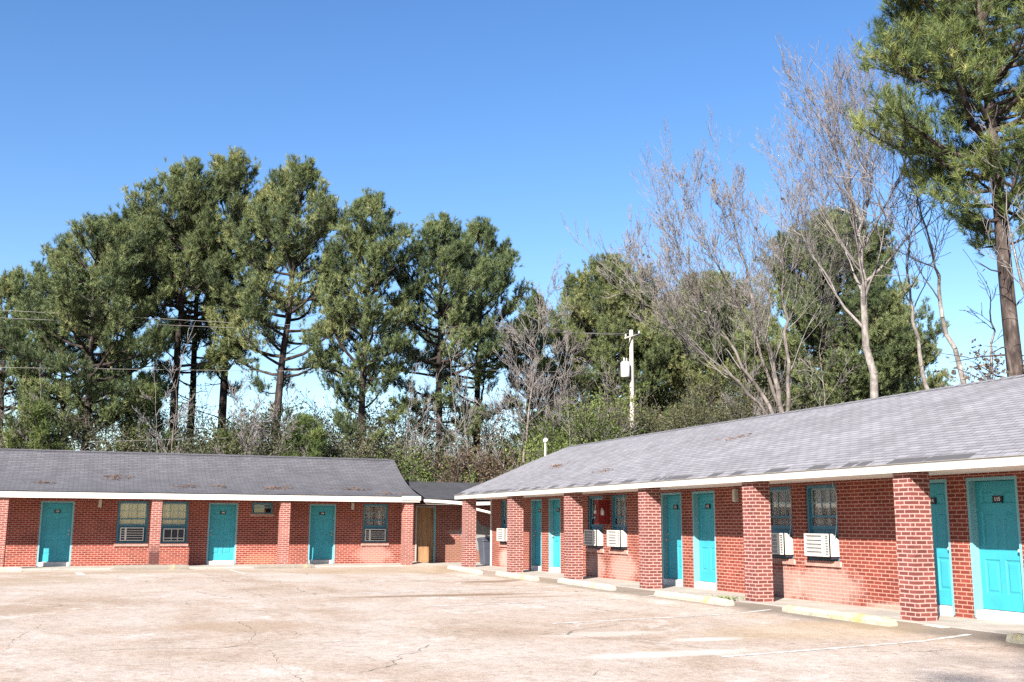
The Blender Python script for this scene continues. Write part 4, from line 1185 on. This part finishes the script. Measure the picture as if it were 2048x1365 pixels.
def bare_tree(x, y, stems, label, seed, depth=4, mat='bark_grey', leaves=0, z0=-.3, limb=(.30, .46), nlimb=14, name='bare_tree', group='leafless trees behind the motel', twig='bark_twig', up=.12, ang=(.35, .75), rmin=.009, start=.35, limb_el=(.55, 1.0), nch=(3, 4)):
    """stems: list of (list of points relative to the foot, base radius)"""
    rng = np.random.default_rng(seed)
    root = empty(name, (x, y, z0), label, 'tree', group)
    sg, tw, tips = Segs(), Segs(), []
    for (pts, r) in stems:
        P = [np.array(p, float) for p in pts]
        # resample with a gentle wiggle
        Q = []
        for a, b in zip(P[:-1], P[1:]):
            for j in range(5): Q.append(a + (b - a) * j / 5 + rng.normal(0, .045, 3) * (1 if Q else 0))
        Q.append(P[-1]); Q = np.array(Q); n = len(Q)
        rad = [max(.012, r * (1 - .86 * (i / (n - 1)) ** .9)) for i in range(n)]
        sg.line(Q, rad)
        H = np.linalg.norm(Q[-1] - Q[0])
        for i in range(nlimb):
            s = start + (1 - start) * (i + rng.uniform(0, 1)) / nlimb
            q = s * (n - 1); a = min(int(q), n - 2); f = q - a
            b0 = Q[a] * (1 - f) + Q[a+1] * f; dirn = nrm(Q[a+1] - Q[a])
            az = rng.uniform(0, 6.28); e = rng.uniform(*limb_el)
            ax = np.cross(dirn, np.array([math.cos(az), math.sin(az), .01]))
            d2 = rot_about(dirn, ax, e)
            L = H * rng.uniform(*limb) * (1.12 - .75 * s)
            grow(tw, rng, b0, d2, L, max(rmin * 1.6, rad[a] * rng.uniform(.35, .6)), depth - 1, tips, up=up, ang=ang, rmin=rmin, nch=nch)
        grow(tw, rng, Q[-1], nrm(Q[-1] - Q[-2]), H * .16, rad[-1], depth - 2, tips, up=up, ang=ang, rmin=rmin, nch=nch)
    sg.mesh('trunk', M[mat], root)
    tw.mesh('crown', M[twig], root)
    if leaves and tips:
        rng2 = np.random.default_rng(seed + 5)
        idx = rng2.choice(len(tips), min(leaves, len(tips)), replace=False)
        V, T, tv = blades(np.array(tips)[idx], rng2.normal(size=(len(idx), 3)), rng2, 9, .10, .07, (.2, 1.5), .1)
        np_mesh('dry_leaf', V, T, M['leaf_brown'], root, tint=tv)['kind'] = 'stuff'
    return root

bare_tree(24.3, 28, [([(0,0,0), (-.15,.1,5), (-.35,.1,9.5), (-.45,0,12.0), (-.8,.2,14.7)], .20)], 'tall pale trunked bare tree with wide twiggy crown right of centre sky', 51, depth=5, mat='bark_pale', nlimb=24, limb=(.26,.42), limb_el=(.45, .8), start=.42, nch=(2, 3), up=.20, ang=(.3, .62), rmin=.0058)
bare_tree(24.3, 33, [([(0,0,0), (-.1,0,5), (-.7,0,8), (-1.6,0,10.8), (-2.2,.2,13.8)], .15), ([(0,.1,0), (-.1,0,4.8), (-1.3,.3,7.2), (-3.2,.4,9.8), (-4.6,.3,12.4)], .12),
                     ([(.1,0,0), (0,0,5), (-.2,-.4,8.5), (-.5,-.7,11), (-.6,-.8,13.8)], .12), ([(0,0,0), (-.2,0,5), (-2.4,-.3,7.0), (-5.0,-.2,8.7), (-6.9,0,10.4)], .10), ([(0,0,0), (-.15,0,5.2), (-1.0,.5,9), (-2.8,.6,11.8), (-3.4,.6,13.4)], .10)],
          'bare tree with many stems fanning up and left over the roof', 52, depth=5, mat='bark_grey', leaves=26, nlimb=10, limb=(.22,.34), limb_el=(.35, .75), start=.40, nch=(2, 3), up=.2, ang=(.3, .65), rmin=.006)
bare_tree(24.2, 24, [([(0,0,0), (-.15,0,5.5), (-.7,0,8.0), (-1.1,0,10.0), (-1.9,.1,12.8)], .115)], 'leaning pale bare trunk left of the huge pine', 53, depth=3, mat='bark_pale', nlimb=9, limb=(.2,.36), start=.55)
bare_tree(24.6, 26, [([(0,0,0), (0,0,5.6), (-.5,0,8.2), (-.6,0,10.2), (-.5,.1,11.8)], .10)], 'thin white barked bare tree between two taller trunks', 54, depth=3, mat='bark_pale', nlimb=8, limb=(.16,.28), start=.5)
bare_tree(25.0, 24, [([(0,0,0), (.05,0,5.8), (.25,0,7.6), (.25,0,9.0)], .085)], 'short broken pale snag just left of the huge pine', 55, depth=2, mat='bark_pale', nlimb=5, limb=(.10,.2), start=.5)
bare_tree(23.3, 20.2, [([(0,0,0), (-.3,0,6.2), (-1.0,0,8.6), (-1.3,0,11.0)], .10)], 'pale bare stem crossing in front of the huge pine trunk', 56, depth=3, mat='bark_pale', nlimb=7, limb=(.16,.28), start=.5)
bare_tree(19.3, 47.5, [([(0,0,0), (.1,0,5), (.6,0,9), (1.0,0,12.6)], .10), ([(.1,0,0), (.5,0,4.2), (1.4,.2,7.6), (2.4,.2,10.8)], .07)], 'bare lilac twigged tree in the sky gap between the pines', 57, depth=4, nlimb=10, limb=(.2,.34), start=.35)
bare_tree(20.9, 45.5, [([(0,0,0), (.05,0,5), (-.05,0,9.2)], .06)], 'thin white stemmed sapling right of the lamp behind the roof end', 58, depth=3, mat='bark_pale', nlimb=7, limb=(.14,.24), start=.5)
bare_tree(15.9, 46, [([(0,0,0), (-.15,0,3), (-.5,0,6.0), (-.8,0,9.2)], .06), ([(.5,0,0), (.25,0,3.6), (-.1,0,6.4)], .05)], 'twin white stemmed bare sapling behind the link roof', 59, depth=3, mat='bark_pale', nlimb=8, limb=(.16,.28), start=.4)
bare_tree(17.9, 46.2, [([(0,0,0), (.05,0,3), (-.1,0,6.2)], .045), ([(0,0,0), (.3,0,2.6), (.8,0,5.2)], .035)], 'short pale forked sapling in front of the green shrub over the link roof', 65, depth=3, mat='bark_pale', nlimb=7, limb=(.16,.28), start=.35)
bare_tree(20.1, 45.6, [([(0,0,0), (-.1,0,3.4), (.1,0,7.4)], .05)], 'slim pale sapling rising just left of the small white pole lamp', 66, depth=3, mat='bark_pale', nlimb=8, limb=(.14,.25), start=.4)
bare_tree(22.6, 46.0, [([(0,0,0), (.2,0,3.8), (.6,0,7.8)], .055), ([(0,0,0), (-.3,0,3.6), (-.9,0,6.8)], .045)], 'forked bare sapling between the small lamp and the utility pole', 67, depth=4, mat='bark_grey', nlimb=8, limb=(.2,.32), start=.3, nch=(2, 3))
bare_tree(31.5, 44.5, [([(0,0,0), (-.4,0,4.4), (-1.6,0,8.2)], .06), ([(0,0,0), (.3,0,4.8), (.5,0,9.2)], .05)], 'grey bare sapling crossing the pines right of the utility pole', 68, depth=4, mat='bark_grey', nlimb=9, limb=(.24,.38), start=.3, nch=(2, 3))
bare_tree(26.4, 33.6, [([(0,0,0), (-.05,0,5.8), (.05,0,10.4)], .055)], 'straight thin bare sapling behind the right roof, beside the tall pale trunk', 60, depth=3, mat='bark_pale', nlimb=8, limb=(.14,.22), start=.5)
bare_tree(3.0, 48.5, [([(0,0,0), (.1,0,4), (.3,0,8.6)], .05), ([(0,0,0), (-.4,0,4), (-.7,0,7.4)], .05)], 'thin bare sapling pair among the left pine trunks', 61, depth=3, nlimb=8, limb=(.16,.28), start=.35)
bare_tree(13.3, 47.5, [([(0,0,0), (.1,0,4.4), (.35,0,8.4)], .06), ([(0,0,0), (.6,0,4.4), (1.4,0,7.8)], .05)], 'bare forked sapling right of the dark trunked pine', 62, depth=3, nlimb=9, limb=(.2,.32), start=.3)
bare_tree(-2.4, 48, [([(0,0,0), (.15,0,3.5), (.1,0,6.8)], .05), ([(0,0,0), (-.5,0,3.2), (-.9,0,6.0)], .045)], 'thin pale bare sapling near the left edge', 63, depth=3, mat='bark_pale', nlimb=8, limb=(.16,.28), start=.35)
bare_tree(7.0, 47.2, [([(0,0,0), (.2,0,3.2), (.7,0,6.4)], .05), ([(0,0,0), (-.5,0,3.6), (-1.2,0,6.6)], .05)], 'bare brown sapling tangled below the forked pine', 64, depth=4, nlimb=8, limb=(.22,.36), start=.3)

def shrub(x, y, H, Rx, label, seed, mat='leaf_dull', nl=5200, stems=9, sz=.105, name='evergreen_shrub', group='shrubs behind the motel roofs', Ry=None, twig='bark_grey', z0=-.3):
    rng = np.random.default_rng(seed)
    root = empty(name, (x, y, z0), label, 'shrub', group)
    sg, tips = Segs(), []
    for i in range(stems):
        az = rng.uniform(0, 6.28); sp = rng.uniform(.1, .9)
        d = nrm(np.array([math.cos(az) * sp, math.sin(az) * sp, 1.15]))
        grow(sg, rng, np.array([rng.normal(0, Rx * .25), rng.normal(0, Rx * .25), 0]), d, H * rng.uniform(.42, .62), .045, 3, tips, up=.1, wig=.3, nch=(3, 4), rmin=.008)
    sg.mesh('stem', M[twig], root)
    tips = np.array(tips)
    # leaf clumps: around twig tips kept inside the shrub's outline
    c = tips[rng.integers(0, len(tips), nl)] + rng.normal(0, .20, (nl, 3))
    c[:, 2] = np.clip(c[:, 2], .1, H * 1.05)
    cl = (np.sin(c[:, 0] * 2.1 + seed) + np.sin(c[:, 2] * 2.7) + np.sin(c[:, 1] * 2.3)) * .12 + .48
    V, T, tv = blades(c, rng.normal(size=(nl, 3)) + UPV * .4, rng, 3, sz, sz * .62, (.2, 1.4), .08, tint=np.clip(cl + rng.normal(0, .15, nl), 0, 1))
    np_mesh('foliage', V, T, M[mat], root, tint=tv)
    return root
SH = [(-3.4, 49.5, 4.8, 2.2, 'dull olive shrub mass at the far left behind the roof', 'leaf_dull'), (0.8, 50.5, 4.6, 2.0, 'dark olive thicket shrub behind the leaning left trunks', 'leaf_dull'),
      (4.4, 51.5, 5.0, 2.0, 'dark thicket shrub below the twin trunk pine', 'leaf_dull'), (6.6, 49.0, 5.2, 2.0, 'grey brown brush beside the young yellow green pine', 'leaf_dull'),
      (9.9, 49.6, 5.4, 2.2, 'dense olive shrub filling the gap left of the dark trunk', 'leaf_dull'), (13.2, 49.5, 5.6, 2.2, 'olive evergreen shrub right of the dark trunk', 'leaf_dull'),
      (13.6, 46.8, 3.9, 1.8, 'yellowish leafed shrub just above the left end of the link roof', 'leaf_green'), (16.9, 48.2, 5.2, 1.9, 'reddish brown tangle around the trunk over the link roof', 'leaf_brown'),
      (19.6, 47.0, 5.2, 2.2, 'bright green leafy shrub left of the lamp behind the roof end', 'leaf_green'), (22.4, 48.5, 6.6, 2.4, 'tall green shrub just right of the sky gap', 'leaf_green'),
      (28.2, 53.0, 7.2, 2.5, 'brownish olive shrub around the foot of the utility pole', 'leaf_dull'), (29.0, 49.0, 7.4, 2.6, 'dark olive shrub right of the utility pole', 'leaf_dull'),
      (33.4, 47.5, 8.0, 2.6, 'olive shrub below the fanning bare stems', 'leaf_dull'), (37.5, 47.0, 9.0, 3.0, 'dark green shrub mass behind the tall pale trunk', 'leaf_dull'), (26.0, 20.5, 6.1, 1.5, 'brown brush around the foot of the huge pine', 'leaf_brown')]
for i, (x, y, H, Rx, lb, mt) in enumerate(SH):
    shrub(x, y, H * (1.5 if x < 12.5 else 1.25), Rx, lb, 70 + i, mt, nl=int(14000 * H / 5 * Rx / 2), stems=15)

# far wood beyond, too dense to count: one mass of brush
rng = np.random.default_rng(99)
sg, tips = Segs(), []
for i in range(330):
    x = rng.uniform(-8, 56); y = rng.uniform(53, 65) - .10 * max(0, x - 20)
    Hh = rng.uniform(4.2, 8.0) * (1 + .012 * max(0, x))
    d = nrm(np.array([rng.normal(0, .22), rng.normal(0, .22), 1.0]))
    grow(sg, rng, np.array([x, y, -.3]), d, Hh * .62, .05, 3, tips, up=.1, wig=.25, nch=(3, 4), rmin=.011)
tips = np.array(tips); nl = 190000
c = tips[rng.integers(0, len(tips), nl)] + rng.normal(0, .24, (nl, 3)); c[:, 2] = np.maximum(c[:, 2], 0); c = c[(c[:, 2] < 3.6 + rng.normal(0, .5, nl) + .05 * np.maximum(0, c[:, 0] - 18)) | (rng.random(nl) < .10)]; nl = len(c)
root = empty('undergrowth', (0, 0, 0)); 
V, T, tv = blades(c, rng.normal(size=(nl, 3)), rng, 3, .13, .07, (.2, 1.4), .1)
ob = np_mesh('undergrowth', V, T, M['leaf_dull'], None, tint=tv)
bpy.data.objects.remove(root)
tag(ob, 'tangled grey green undergrowth low behind the pine trunks', 'undergrowth', kind='stuff')
br_ = sg.mesh('brush_twig', M['bark_grey'], ob); br_['kind'] = 'stuff'

# weeds at the walkway edge
rng = np.random.default_rng(5)
root = empty('weed_clump', (12.0, 18.55, -.014), 'small green weeds growing at the foot of a column', 'weed')
n = 34; c = np.stack([rng.normal(0, .04, n), rng.normal(0, .24, n), rng.uniform(.005, .06, n)], 1)
V, T, tv = blades(c, UPV + rng.normal(0, .7, (n, 3)), rng, 5, .06, .02, (.1, 1.2), .03)
np_mesh('leaf', V, T, M['weed'], root, tint=tv)

# pine straw drifted on the roofs
rng = np.random.default_rng(8)
pos = []
def lroof_z(y): return float(np.interp(y, [p[0] for p in lprof], [p[1] for p in lprof]))
for (x, y, s, k) in ((.7, 40.9, .28, 160), (-1.5, 40.1, .22, 90), (3.3, 39.9, .28, 100), (6.4, 39.9, .3, 160), (9.2, 39.9, .3, 120), (10.6, 39.2, .4, 70), (4.3, 40.0, .25, 60)):
    for i in range(k // 4):
        px, py = x + rng.normal(0, s), y + rng.normal(0, s * .35)
        if py < 38.9: continue
        pos.append((px, py, lroof_z(py) + .02 + rng.uniform(0, .05)))
for (x, y, s, k) in ((14.0, 31.5, .3, 110), (13.0, 26.0, .25, 50), (14.6, 22.0, .25, 60), (15.4, 13.6, .2, 40)):
    for i in range(k // 4):
        px, py = x + rng.normal(0, s * .3), y + rng.normal(0, s)
        pos.append((px, py, ZE + (px - XE) * (ZR_ - ZE) / (XR_ - XE) + .03 + rng.uniform(0, .03)))
pos = np.array(pos)
ax = rng.normal(size=pos.shape) * np.array([1, 1, .25])
V, T, tv = blades(pos, ax, rng, 4, .16, .014, (.0, .6), .1)
tag(np_mesh('pine_straw', V, T, M['straw'], None, tint=tv), 'orange brown pine straw drifted on the roof shingles', 'pine straw', kind='stuff')
